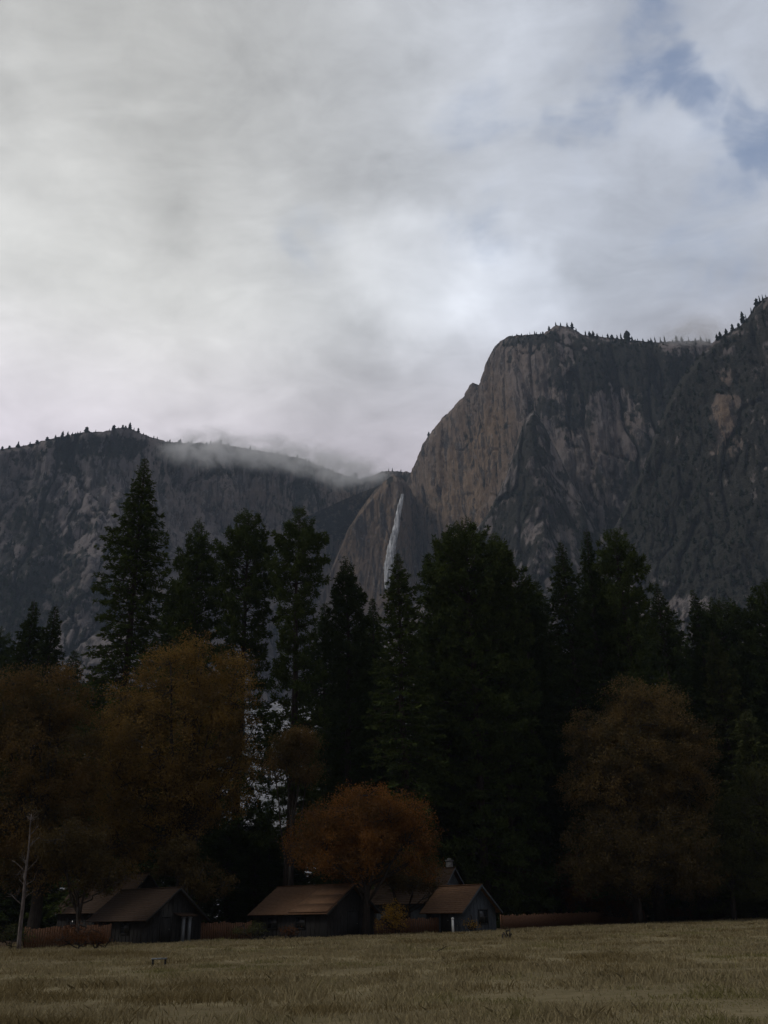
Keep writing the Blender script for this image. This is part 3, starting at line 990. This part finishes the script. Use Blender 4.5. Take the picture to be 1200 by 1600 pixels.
def plant_oak(seed, foot_px, Y, lobes_px, mat, label, name='oak_tree', n=1500, leaf=.22, trunk_r=.35, depth=.8, group=None, per=46, cl_r=.75, twig=.35, cat='tree', trunk_f=.32):
    """lobes_px: (px, py, rx_px, ry_px, dy metres) turned into metres at the tree's distance"""
    foot = on_ground(foot_px, Y); foot[2] -= .1
    lobes = []
    for px, py, rx, ry, dy in lobes_px:
        c = at(px, py, Y + dy) - foot
        k = (Y + dy) / F / math.cos(PITCH)
        lobes.append((c[0], c[1], c[2], rx * k, rx * k * depth, ry * k * .92))
    ztop = max(l[2] + l[5] for l in lobes)
    tm, cm = broadleaf(seed, lobes, ztop * trunk_f, trunk_r, n, leaf, per, cl_r, twig=twig)
    e = thing(name, foot, label, cat, group)
    link('trunk', tm, M['oak_bark'], e); link('crown', cm, M[mat], e)
    return e


OAK = 'autumn oaks along the meadow edge'
plant_oak(201, 285, 86, [(300, 1050, 75, 62, 0), (215, 1110, 62, 62, 1), (350, 1100, 52, 75, -1), (275, 1160, 110, 80, 0), (190, 1210, 60, 70, 1), (350, 1210, 48, 70, 0), (265, 1250, 100, 60, 0), (300, 1010, 35, 26, 0), (200, 1290, 70, 50, -1), (170, 1340, 60, 34, -2), (385, 1035, 16, 20, 0), (385, 1140, 16, 60, 1)],
          'oak_gold', 'largest golden brown oak at the left with a domed crown', n=3700, leaf=.24, trunk_r=.5, group=OAK)
plant_oak(202, 50, 80, [(50, 1100, 80, 60, 0), (110, 1140, 45, 60, 1), (0, 1120, 60, 65, 0), (60, 1190, 95, 75, 0), (-50, 1180, 60, 80, 0), (40, 1270, 100, 60, 0), (120, 1250, 40, 60, 1), (70, 1060, 50, 25, 0), (60, 1340, 80, 46, 0), (130, 1330, 40, 40, 0)],
          'oak_brown', 'dull brown oak cut by the left edge of the picture', n=3400, leaf=.23, trunk_r=.45, group=OAK)
plant_oak(203, 570, 84, [(570, 1285, 78, 52, 0), (615, 1265, 42, 36, 0), (500, 1310, 46, 42, 0), (645, 1310, 38, 48, 0), (560, 1330, 100, 42, 0), (590, 1245, 40, 22, 0), (660, 1345, 26, 32, 0)],
          'oak_orange', 'low rounded orange oak in front of the middle cabins', n=2100, leaf=.2, trunk_r=.3, group=OAK, cl_r=.6)
plant_oak(204, 1000, 106, [(985, 1095, 45, 35, 0), (1030, 1110, 48, 42, 0), (925, 1150, 42, 42, 0), (1000, 1165, 90, 60, 0), (1075, 1170, 40, 50, 0), (960, 1230, 76, 56, 0), (1050, 1235, 60, 54, 0), (905, 1170, 22, 20, 0)],
          'oak_dull', 'dull russet oak standing in front of the conifers at right', n=3600, leaf=.26, trunk_r=.45, group=OAK)
plant_oak(205, 455, 94, [(460, 1165, 30, 26, 0), (440, 1195, 24, 26, 0), (478, 1200, 22, 26, 0)],
          'oak_brown', 'small thin brown oak between the golden oak and the bushy pine', n=520, leaf=.22, trunk_r=.18, group=OAK, twig=.6)
plant_oak(206, 285, 80, [(285, 1335, 32, 26, 0), (265, 1350, 22, 22, 0), (310, 1365, 30, 22, 0), (330, 1385, 24, 18, 0)],
          'oak_dim', 'little rust coloured tree behind the white-posted cabin', n=420, leaf=.2, trunk_r=.14, group=OAK, cl_r=.5, twig=.6)
plant_oak(207, 900, 116, [(860, 1360, 50, 28, 0), (930, 1350, 46, 36, 0), (900, 1385, 60, 22, 0), (820, 1385, 26, 20, 0)],
          'shrub_red', 'low reddish thicket in front of the far right cabin roof', name='small_tree', n=800, leaf=.22, trunk_r=.12, group=OAK, cl_r=.6, twig=.5)
plant_oak(208, 1150, 108, [(1150, 1300, 60, 60, 0), (1190, 1250, 40, 50, 0), (1110, 1340, 50, 50, 0), (1180, 1370, 50, 40, 0)],
          'shrub_green', 'dark green leafy tree low at the right edge of the meadow', name='small_tree', n=1300, leaf=.24, trunk_r=.25, group=OAK)
plant_oak(209, 1040, 122, [(1040, 1350, 50, 40, 0), (1000, 1385, 40, 25, 0), (1080, 1380, 40, 30, 0)],
          'oak_brown', 'shadowy brown sapling beneath the russet oak', name='small_tree', n=700, leaf=.22, trunk_r=.15, group=OAK)

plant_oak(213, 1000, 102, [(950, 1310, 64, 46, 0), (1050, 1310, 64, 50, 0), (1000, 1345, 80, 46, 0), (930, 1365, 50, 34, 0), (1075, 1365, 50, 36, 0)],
          'oak_dim', 'shaded lower crown of the russet oak, shade put into darker leaves', name='small_tree', n=1500, leaf=.24, trunk_r=.2, group=OAK)  # oak's lower crown as a separate tree, its shade painted as dark leaves
plant_oak(210, 122, 73, [(120, 1352, 46, 34, 0), (165, 1372, 34, 24, 0), (88, 1322, 44, 36, 0), (140, 1315, 36, 30, 0)],
          'oak_dim', 'thin brown tree before the roof of the half hidden left cabin', name='small_tree', n=620, leaf=.2, trunk_r=.14, group=OAK, cl_r=.5, twig=.6)
plant_oak(211, 640, 92, [(650, 1372, 40, 20, 0), (600, 1365, 34, 18, 0), (680, 1392, 22, 14, 0)],
          'oak_dim', 'brown sapling leaning over the roof with the chimney', name='small_tree', n=420, leaf=.2, trunk_r=.12, group=OAK, cl_r=.5, twig=.6)
plant_oak(212, 935, 112, [(905, 1405, 30, 16, 0), (950, 1412, 30, 18, 0), (975, 1425, 24, 14, 0)],
          'shrub_red', 'rusty sapling hiding the right end of the long plank fence', name='small_tree', n=420, leaf=.2, trunk_r=.1, group=OAK, cl_r=.5, twig=.6)
# shrubs
SH = 'shrubs along the meadow edge'


def shrub(seed, px, Y, w, h, mat, label, n=120, leaf=.14, cl_r=.35):
    foot = on_ground(px, Y); foot[2] -= .05
    lobes = [(-w * .22, 0, h * .48, w * .3, w * .3, h * .48), (w * .2, .1, h * .42, w * .32, w * .3, h * .42), (0, -.1, h * .58, w * .3, w * .3, h * .42)]
    tm, cm = broadleaf(seed, lobes, h * .2, .05, n, leaf, 22, cl_r, twig=.5)
    e = thing('shrub', foot, label, 'shrub', SH)
    link('stem', tm, M['oak_bark'], e); link('foliage', cm, M[mat], e)


shrub(301, 617, 83, 2.6, 3.0, 'shrub_yellow', 'yellow-leaved bush beneath the orange oak', 150)
shrub(302, 125, 68, 3.2, 1.7, 'shrub_red', 'wide russet bush at the front of the left cabins', 150)
shrub(303, 158, 66, 2.2, 1.5, 'shrub_red', 'smaller russet bush right beside the wide one', 110)
shrub(304, 405, 79, 4.0, 1.5, 'shrub_green', 'low olive bush under the eave of the middle barn', 160)
shrub(305, 455, 78, 3.0, 1.2, 'shrub_red', 'low brown brush before the middle barn wall', 110)
shrub(306, 792, 62, .9, .7, 'shrub_green', 'lone dark tuft out in the meadow before the gabled cabin', 45, .1, .16)
shrub(307, 738, 84, 1.5, 1.5, 'shrub_yellow', 'ochre bush at the foot of the gabled cabin wall', 80)
shrub(308, 855, 104, 3.0, 1.5, 'shrub_red', 'rusty bush on the plank fence right of the gabled cabin', 110)
shrub(309, 975, 116, 3.6, 1.8, 'shrub_green', 'dark bush at the right end of the plank fence', 130)
shrub(310, 1120, 122, 6.0, 2.0, 'shrub_green', 'long dark hedge-like bush at the far right meadow edge', 240)
shrub(311, 1060, 120, 5.0, 1.8, 'shrub_red', 'brown brush between the plank fence and the far right hedge', 200)
shrub(312, 20, 72, 3.2, 2.2, 'shrub_green', 'dark bush at the foot of the pale bare trunk', 150)

# pale bare tree at the left edge
def bare_tree():
    foot = on_ground(31, 70, 1475); foot[2] -= .1
    e = thing('bare_tree', foot, 'slender pale bare trunk at the left edge before the brown oak', 'tree')
    tb = MB()
    rr = np.random.default_rng(5)
    zz = np.linspace(0, 9.0, 14)
    P = np.stack([-.035 * zz + np.cumsum(rr.normal(0, .025, 14)), np.cumsum(rr.normal(0, .025, 14)), zz], -1)
    P[:, :2] -= P[0, :2]
    tb.tube(P, .15 * (1 - zz / 9.6) + .012, 9)
    tb.build('trunk', M['pale_bark'], e, True)
    b2 = MB()
    for k in range(22):
        z = rr.uniform(2.6, 10); a = rr.uniform(0, 6.28); L = rr.uniform(.6, 1.9) * (1 - z / 14)
        s = np.linspace(0, 1, 5)[:, None]
        z = min(z, 8.6); st = np.array([np.interp(z, zz, P[:, 0]), np.interp(z, zz, P[:, 1]), z])
        B = st + s * L * np.array([math.cos(a), math.sin(a), .75]) + rr.normal(0, .04, (5, 3)) * s
        b2.tube(B, np.linspace(.035, .008, 5), 4)
        for q in range(3):
            p0 = B[rr.integers(1, 4)]
            b2.tube(np.array([p0, p0 + rr.normal(0, .3, 3) + np.array([0, 0, .3])]), [.012, .004], 3)
    b2.build('branches', M['pale_bark'], e, True)


bare_tree()


# ------------------------------------------------------------------ cabins
def cabin(px, Y, yaw, L, W, he, hr, label, wall='wall_dark', roof='roof_shingle', over=.45, gable=(), front=(), chimney=None, name='cabin', dz=0.0, patch=False, anchor='gable'):
    """ridge along local x, right-hand gable at +x; yaw turns the ridge towards the camera at its right end. px is the pixel column of the +x ridge end"""
    rz = -yaw
    tip = on_ground(px, Y)
    c, s = math.cos(rz), math.sin(rz)
    loc = tip - np.array([c, s, 0]) * (L / 2)
    loc[2] = min(float(ground_z(loc[0] + a, loc[1] + b)) for a in (-3, 0, 3) for b in (-3, 0, 3)) - .05 + dz
    e = thing(name, loc, label, 'building', 'old wooden cabins at the meadow edge', rz)
    # walls: closed gabled prism
    w = MB()
    hl, hw = L / 2, W / 2
    Vw = []
    for x in (-hl, hl):
        Vw += [(x, -hw, 0), (x, hw, 0), (x, hw, he), (x, 0, hr - .02), (x, -hw, he)]
    w.add(Vw, [[0, 5, 9, 4], [1, 2, 7, 6], [2, 3, 8, 7], [3, 4, 9, 8]], [])
    w.F3.append(np.array([[0, 4, 3], [0, 3, 2], [0, 2, 1], [5, 8, 9], [5, 7, 8], [5, 6, 7]]))
    # battens break up the boards
    for k in range(int(L / .45)):
        x = -hl + .2 + k * .45
        w.box((x, -hw - .012, he * .5), (.05, .024, he - .05))
    for k in range(int(W / .45)):
        y = -hw + .2 + k * .45
        hh = he + (hr - he) * (1 - abs(y) / hw)
        w.box((hl + .012, y, hh * .5), (.024, .05, hh - .1))
    w.build('wall', M[wall], e)
    # roof: two slabs of stepped shingle courses
    rf = MB()
    sl = (hr - he) / hw
    n = max(8, int(W * 3.2))
    xo = hl + over
    for sgn in (-1, 1):
        ye = hw + over
        for k in range(n):
            y0 = ye * (1 - k / n); y1 = ye * (1 - (k + 1) / n)
            z0 = hr - y0 * sl + .06 ; z1 = hr - y1 * sl + .06
            lift = .014
            jx = R.normal(0, .02)
            Vb = [(-xo + jx, sgn * y0, z0), (xo + jx, sgn * y0, z0), (xo + jx, sgn * y1, z1), (-xo + jx, sgn * y1, z1),
                  (-xo + jx, sgn * y0, z0 + .05 + lift), (xo + jx, sgn * y0, z0 + .05 + lift), (xo + jx, sgn * y1, z1 + .05), (-xo + jx, sgn * y1, z1 + .05)]
            Vb = np.array(Vb)
            rf.hexa(Vb if sgn > 0 else Vb[[3, 2, 1, 0, 7, 6, 5, 4]])
    rf.box((0, 0, hr + .13), (2 * xo + .05, .22, .07))
    ro = rf.build('roof', M[roof], e)
    if patch:
        # a second, lower layer of newer shingles that starts along a diagonal line
        m = MB(); y0 = hw + over
        for a, b in ((.12, .42), (.42, .72), (.72, .98)):
            ya, yb = -y0 * a, -y0 * b
            za, zb = hr + ya * sl + .17, hr + yb * sl + .17
            xa = hl * .05 + 1.0 * (1 - a)
            m.hexa(np.array([(xa - .35, yb, zb), (xo - .05, yb, zb), (xo - .05, ya, za), (xa, ya, za), (xa - .35, yb, zb + .07), (xo - .05, yb, zb + .07), (xo - .05, ya, za + .07), (xa, ya, za + .07)]))
        m.build('roof_patch', M[roof], ro)
    if chimney:
        m = MB()
        x, y, h = chimney
        m.box((x, y, hr - .3 + h / 2), (.5, .5, h + .6)); m.box((x, y, hr + h + .05), (.64, .64, .12)); m.box((x, y, hr + h + .19), (.3, .3, .16))
        m.build('chimney', M['dark_stone'], ro)
    bar = MB()
    for sgn in (-1, 1):       # barge boards on the visible gable
        ye = hw + over
        bar.hexa(np.array([(xo + .003, sgn * ye, hr - ye * sl - .1), (xo + .043, sgn * ye, hr - ye * sl - .1), (xo + .043, 0, hr - .1), (xo + .003, 0, hr - .1),
                           (xo + .003, sgn * ye, hr - ye * sl + .11), (xo + .043, sgn * ye, hr - ye * sl + .11), (xo + .043, 0, hr + .11), (xo + .003, 0, hr + .11)]) if sgn < 0 else
                 np.array([(xo + .003, 0, hr - .1), (xo + .043, 0, hr - .1), (xo + .043, ye, hr - ye * sl - .1), (xo + .003, ye, hr - ye * sl - .1),
                           (xo + .003, 0, hr + .11), (xo + .043, 0, hr + .11), (xo + .043, ye, hr - ye * sl + .11), (xo + .003, ye, hr - ye * sl + .11)]))
    bar.build('barge_board', M[wall], ro)

    def opening(kind, face, u, z0, wd, ht):
        p = MB(); fr = MB()
        def bx(mb, du, z, w_, h_, proud, th):
            if face == 'gable': mb.box((hl + proud, u + du, z), (th, w_, h_))
            else: mb.box((u + du, -hw - proud, z), (w_, th, h_))
        zc = z0 + ht / 2
        if kind == 'window':
            bx(p, 0, zc, wd - .02, ht - .02, .03, .05)
            o = p.build('window', M['glass'], e)
        else:
            bx(p, 0, zc, wd - .02, ht - .02, .035, .06)
            o = p.build('door', M['wall_dark'], e)
            k = MB(); bx(k, wd * .36, z0 + 1.0, .05, .05, .09, .05); k.build('handle', M['stone'], o)
        for du in (-wd / 2 - .04, wd / 2 + .04): bx(fr, du, zc, .08, ht + .16, .045, .085)
        for dzz in (-ht / 2 - .04, ht / 2 + .04): bx(fr, 0, zc + dzz, wd, .08, .045, .085)
        if kind == 'window':
            bx(fr, 0, zc, .04, ht, .06, .03); bx(fr, 0, zc, wd, .04, .0625, .03)
        fr.build('frame', M['wall_dark'], o)
    for g in gable: opening(g[0], 'gable', *g[1:])
    for g in front: opening(g[0], 'front', *g[1:])
    return e


th = math.radians(34)
cabin(548, 84, th, 7.6, 6.8, 2.0, 4.0, 'long low brown-roofed barn left of the orange oak', patch=True, gable=[('door', .3, .05, 1.4, 1.9)], front=[('window', -1.8, .8, .9, .8), ('window', 1.2, .8, .9, .8)], name='barn')
cabin(750, 87, math.radians(46), 4.2, 4.4, 1.9, 3.75, 'small grey gabled cabin with a dark window right of the orange oak', 'wall_grey', gable=[('window', .5, .75, 1.05, 1.05)], front=[('door', .2, .05, .9, 1.75)])
cabin(709, 97, math.radians(34), 10.0, 6.0, 2.8, 5.6, 'larger cabin with a roof chimney behind the orange oak', 'wall_grey', 'roof_dull', gable=[('window', 0, 3.0, .8, .8)], front=[('window', -2.5, .9, 1, 1.1), ('window', 1.5, .9, 1, 1.1)], chimney=(4.3, .9, .75))
lc = cabin(272, 78, math.radians(38), 6.6, 5.4, 1.9, 3.9, 'left cabin with two white posts at its dark gable end', 'wall_dark', 'roof_dull', gable=[('door', -.9, .05, .9, 1.8)], front=[('window', -1.5, .8, .9, .8), ('window', .8, .8, .9, .8)])
# its two white porch posts and their little gabled porch
for y in (.35, .95):
    m = MB(); m.box((3.3 + .62, y, .95), (.2, .2, 1.9)); m.box((3.3 + .62, y, .09), (.3, .3, .18)); m.box((3.3 + .62, y, 1.84), (.28, .28, .1)); m.build('porch_post', M['post_grey'], lc)
m = MB(); m.hexa(np.array([(3.32, -.2, 2.1), (4.2, -.2, 1.92), (4.2, 1.5, 1.92), (3.32, 1.5, 2.1), (3.32, -.2, 2.2), (4.2, -.2, 2.02), (4.2, 1.5, 2.02), (3.32, 1.5, 2.2)])); m.build('porch_roof', M['roof_dull'], lc)
cabin(221, 92, math.radians(36), 8.5, 6.0, 2.7, 5.6, 'dim brown-roofed cabin half hidden behind the left cabin', 'wall_dark', 'roof_dull', front=[('window', -2, .9, 1, 1), ('window', 1.5, .9, 1, 1)], gable=[('window', 0, 3, .8, .8)])
cabin(930, 122, math.radians(22), 8.0, 5.5, 2.0, 3.6, 'far right cabin with a long low brown roof line', 'wall_dark', 'roof_dull', front=[('window', -2, .8, 1, .8), ('door', .8, .05, .95, 1.8)])


# ------------------------------------------------------------------ plank fences
def fence(pts, h, label):
    P = [on_ground(px, Y) for px, Y in pts]
    e = thing('plank_fence', P[0], label, 'fence', 'reddish plank fences at the meadow edge')
    o0 = P[0].copy()
    bd, rl, ps = MB(), MB(), []
    for a, b in zip(P[:-1], P[1:]):
        d = b - a; L = math.hypot(d[0], d[1]); rz = math.atan2(d[1], d[0])
        n = int(L / .17)
        nrm = np.array([math.sin(rz), -math.cos(rz), 0])
        for k in range(n):
            c = a + d * ((k + .5) / n) - o0
            hh = h * R.uniform(.92, 1.04)
            bd.box(c + nrm * .045 + np.array([0, 0, hh / 2 + .03]), (.15, .022, hh), rz + R.normal(0, .015))
        for z in (.35, h - .25):
            c = a + d * .5 - o0
            rl.box(c + np.array([0, 0, z]), (L, .05, .09), rz)
        m = max(2, int(L / 2.4) + 1)
        for k in range(m):
            ps.append((a + d * (k / (m - 1)) - o0 - nrm * .08, rz))
    bd.build('boards', M['fence_wood'], e); rl.build('rails', M['fence_wood'], e)
    for c, rz in ps[:40]:
        q = MB(); q.box(c + np.array([0, 0, (h + .12) / 2 - .1]), (.11, .11, h + .3), rz); q.build('post', M['fence_wood'], e)


fence([(40, 73), (105, 74.5), (172, 75)], 1.35, 'reddish plank fence left of the white-posted cabin')
fence([(305, 80), (350, 81), (392, 81)], 1.25, 'short reddish plank fence between the left cabin and the barn')
fence([(575, 87), (640, 87.5), (700, 87.5)], 1.2, 'plank fence under the orange oak before the cabins')
fence([(785, 92), (870, 104), (960, 114), (1010, 118)], 1.15, 'long plank fence running right from the grey gabled cabin')

# ------------------------------------------------------------------ small things
e = thing('marker_post', on_ground(708, 82), 'short white post before the grey gabled cabin', 'post')
m = MB(); m.tube([(0, 0, -.1), (0, 0, .5), (0, 0, 1.05)], [.10, .095, .09], 10); m.build('post', M['trim_white'], e, True)
m = MB(); m.tube([(0, 0, 1.05), (0, 0, 1.12), (0, 0, 1.17)], [.12, .12, .05], 10); m.build('cap', M['trim_white'], e, True)

g0 = ground_at(248, 1510)
e = thing('low_bench', g0, 'tiny pale plank bench alone in the left of the meadow', 'bench', rz=.12)
m = MB(); m.box((0, 0, .26), (.56, .24, .05)); m.build('seat', M['post_grey'], e)
for x in (-.23, .23):
    m = MB(); m.box((x, 0, .1), (.06, .2, .26)); m.build('leg', M['wall_dark'], e)

e = thing('notice_board', on_ground(981, 118), 'pale green board on two posts by the far right cabin', 'sign')
m = MB(); m.box((0, 0, 2.75), (1.7, .06, 1.2)); m.build('panel', M['sign_green'], e)
for x in (-.72, .72):
    m = MB(); m.box((x, .09, 1.6), (.12, .12, 3.4)); m.build('post', M['wall_dark'], e)

g0 = ground_at(690, 1488)
e = thing('fallen_branch', g0, 'short dark fallen stick in the middle of the meadow', 'branch')
e.scale = (.55, .55, .5)
m = MB(); m.tube([(-.45, 0, .06), (-.1, .05, .22), (.2, 0, .34), (.45, -.05, .52)], [.05, .045, .035, .015], 6); m.build('stem', M['oak_bark'], e, True)
m = MB(); m.tube([(.1, .02, .3), (.16, -.1, .5), (.15, -.15, .62)], [.03, .02, .008], 5); m.build('twig', M['oak_bark'], e, True)


# ------------------------------------------------------------------ sky
SUN_EL, SUN_AZ = math.radians(46), math.radians(-105)     # azimuth from the view direction, negative = left
world = bpy.data.worlds.new('World'); SC.world = world
world.use_nodes = True
nt = world.node_tree
for n_ in list(nt.nodes): nt.nodes.remove(n_)
g = NT(nt)
wout = g.n('ShaderNodeOutputWorld'); bg = g.n('ShaderNodeBackground')
nt.links.new(bg.outputs[0], wout.inputs[0])
sky = g.n('ShaderNodeTexSky', sky_type='NISHITA', sun_disc=False)
sky.sun_elevation = SUN_EL; sky.sun_rotation = SUN_AZ
D = g.vmath('NORMALIZE', g.n('ShaderNodeTexCoord').outputs['Generated'])
sep = g.n('ShaderNodeSeparateXYZ'); g.set(sep.inputs[0], D)
dz = g.math('ADD', g.math('MAXIMUM', sep.outputs[2], 0.0), .22)
cmb = g.n('ShaderNodeCombineXYZ')
g.set(cmb.inputs[0], g.math('DIVIDE', sep.outputs[0], dz)); g.set(cmb.inputs[1], g.math('DIVIDE', sep.outputs[1], dz))
Q = cmb.outputs[0]                                           # flat cloud deck coordinates
w1 = g.noise(Q, 1.6, 3, .5)
Qw = g.vmath('ADD', Q, g.vmath('SCALE', w1.outputs['Color'], .35))
big = g.noise(Qw, 1.9, 6, .52).outputs[0]
med = g.noise(g.vmath('MULTIPLY', Qw, (1, 1.5, 1)), 4.6, 7, .58).outputs[0]
puff = g.noise(g.vmath('MULTIPLY', Qw, (1, 1.7, 1)), 8.5, 8, .6, .4).outputs[0]
wisp = g.noise(g.vmath('MULTIPLY', D, (1, 1, 1.5)), 11.0, 7, .62, .6).outputs[0]
wob = g.noise(D, 7.0, 4, .6)
Dw = g.vmath('NORMALIZE', g.vmath('ADD', D, g.vmath('SCALE', g.vmath('SUBTRACT', wob.outputs['Color'], (.5, .5, .5)), .16)))


def spot(px, py, deg):
    d = ray(px, py); d = d / np.linalg.norm(d)
    dt = g.vmath('DOT_PRODUCT', Dw, tuple(float(v) for v in d), out=1)
    return g.ramp(dt, math.cos(math.radians(deg)), 1.0)


def ssum(lst):
    t = None
    for px, py, dg, a in lst:
        v = g.math('MULTIPLY', spot(px, py, dg), a)
        t = v if t is None else g.math('ADD', t, v)
    return t


tone = ssum([(640, 430, 6, .16), (785, 485, 5, .16), (430, 415, 7, .08), (120, 480, 11, .10), (330, 570, 9, .08), (40, 330, 9, .08), (60, 640, 7, .04), (190, 620, 5, .05), (760, 95, 5, .05), (1080, 260, 8, .07),
             (1130, 500, 13, -.12), (960, 430, 9, -.05), (560, 690, 9, -.11), (230, 60, 20, -.12), (700, 0, 20, -.06), (200, 430, 8, -.05), (480, 520, 6, -.04), (1150, 20, 14, -.08), (300, 690, 5, -.04)])
hole = ssum([(1078, 112, 2.2, .7), (1070, 100, 4.5, .5), (900, 208, 2.4, .45), (895, 200, 4.5, .45), (1198, 208, 2.5, .7), (1190, 205, 4.5, .5), (738, 372, 3.8, .55), (747, 185, 3.4, .5), (1112, 365, 4.2, .45), (490, 378, 3.6, .4), (1000, 52, 4.5, .45)])
lum = g.math('ADD', .395, g.math('MULTIPLY', tone, .62))
lum = g.math('ADD', lum, g.math('MULTIPLY', g.math('SUBTRACT', big, .5), .09))
lum = g.math('ADD', lum, g.math('MULTIPLY', g.math('SUBTRACT', med, .5), .10))
lum = g.math('ADD', lum, g.math('MULTIPLY', g.math('SUBTRACT', puff, .5), .17))
lum = g.math('ADD', lum, g.math('MULTIPLY', g.math('SUBTRACT', wisp, .5), .13))
# unseen sky dimmed behind to darken the land, lifted overhead to light the mist
dc = ray(450, 420); dc = dc / np.linalg.norm(dc)
face = g.vmath('DOT_PRODUCT', D, tuple(float(v) for v in dc), out=1)
lum = g.math('MULTIPLY', lum, g.math('MAXIMUM', g.ramp(face, .62, .93, .26, 1.0), g.ramp(sep.outputs[2], .62, .95, .2, .70)))
lum = g.math('MAXIMUM', lum, .03)
warm = g.mix(g.ramp(g.vmath('DOT_PRODUCT', D, (1, 0, 0), out=1), -.25, .30), (1.0, 1.0, .975), (.905, .97, 1.11))
low = g.mix(g.ramp(sep.outputs[2], .60, .40), warm, (1.02, .945, 1.045))
cloud = g.mix(1.0, low, (1, 1, 1), 'MULTIPLY')
cl = g.vmath('SCALE', cloud, lum)
blue = g.vmath('SCALE', sky.outputs[0], .085)
hm = g.math('ADD', hole, g.math('MULTIPLY', g.math('SUBTRACT', wisp, .5), 3.0))
thin = g.math('MULTIPLY', g.ramp(hm, .0, 1.5), g.ramp(hole, .0, .8))
cov = g.math('SUBTRACT', 1.0, g.math('MULTIPLY', thin, .72), clamp=True)
fin = g.mix(cov, blue, cl)
g.set(bg.inputs['Color'], fin)
bg.inputs['Strength'].default_value = 1.0

sun = bpy.data.lights.new('sun', 'SUN'); so = bpy.data.objects.new('sun', sun); COL.objects.link(so)
sun.energy = .62; sun.angle = math.radians(14); sun.color = (1.0, .95, .88)
sd = Vector((math.sin(SUN_AZ) * math.cos(SUN_EL), math.cos(SUN_AZ) * math.cos(SUN_EL), math.sin(SUN_EL)))
so.rotation_euler = sd.to_track_quat('Z', 'Y').to_euler()

# ------------------------------------------------------------------ camera and render settings
cam = bpy.data.cameras.new('camera'); co = bpy.data.objects.new('camera', cam); COL.objects.link(co)
cam.sensor_fit = 'VERTICAL'; cam.angle = 2 * math.atan(800 / F)
cam.clip_start = .1; cam.clip_end = 8000
rt, up, fw = (Vector(v.tolist()) for v in (_rt, _up, _fw))
co.matrix_world = Matrix(((rt.x, up.x, -fw.x, 0), (rt.y, up.y, -fw.y, 0), (rt.z, up.z, -fw.z, EYE), (0, 0, 0, 1)))
SC.camera = co
SC.view_settings.view_transform = 'Standard'; SC.view_settings.look = 'None'
SC.view_settings.exposure = .8; SC.view_settings.gamma = 1; SC.view_settings.use_curve_mapping = False
SC.cycles.use_denoising = True
SC.cycles.max_bounces = 6; SC.cycles.diffuse_bounces = 3; SC.cycles.volume_bounces = 8
SC.cycles.transmission_bounces = 3; SC.cycles.volume_step_rate = 1.0
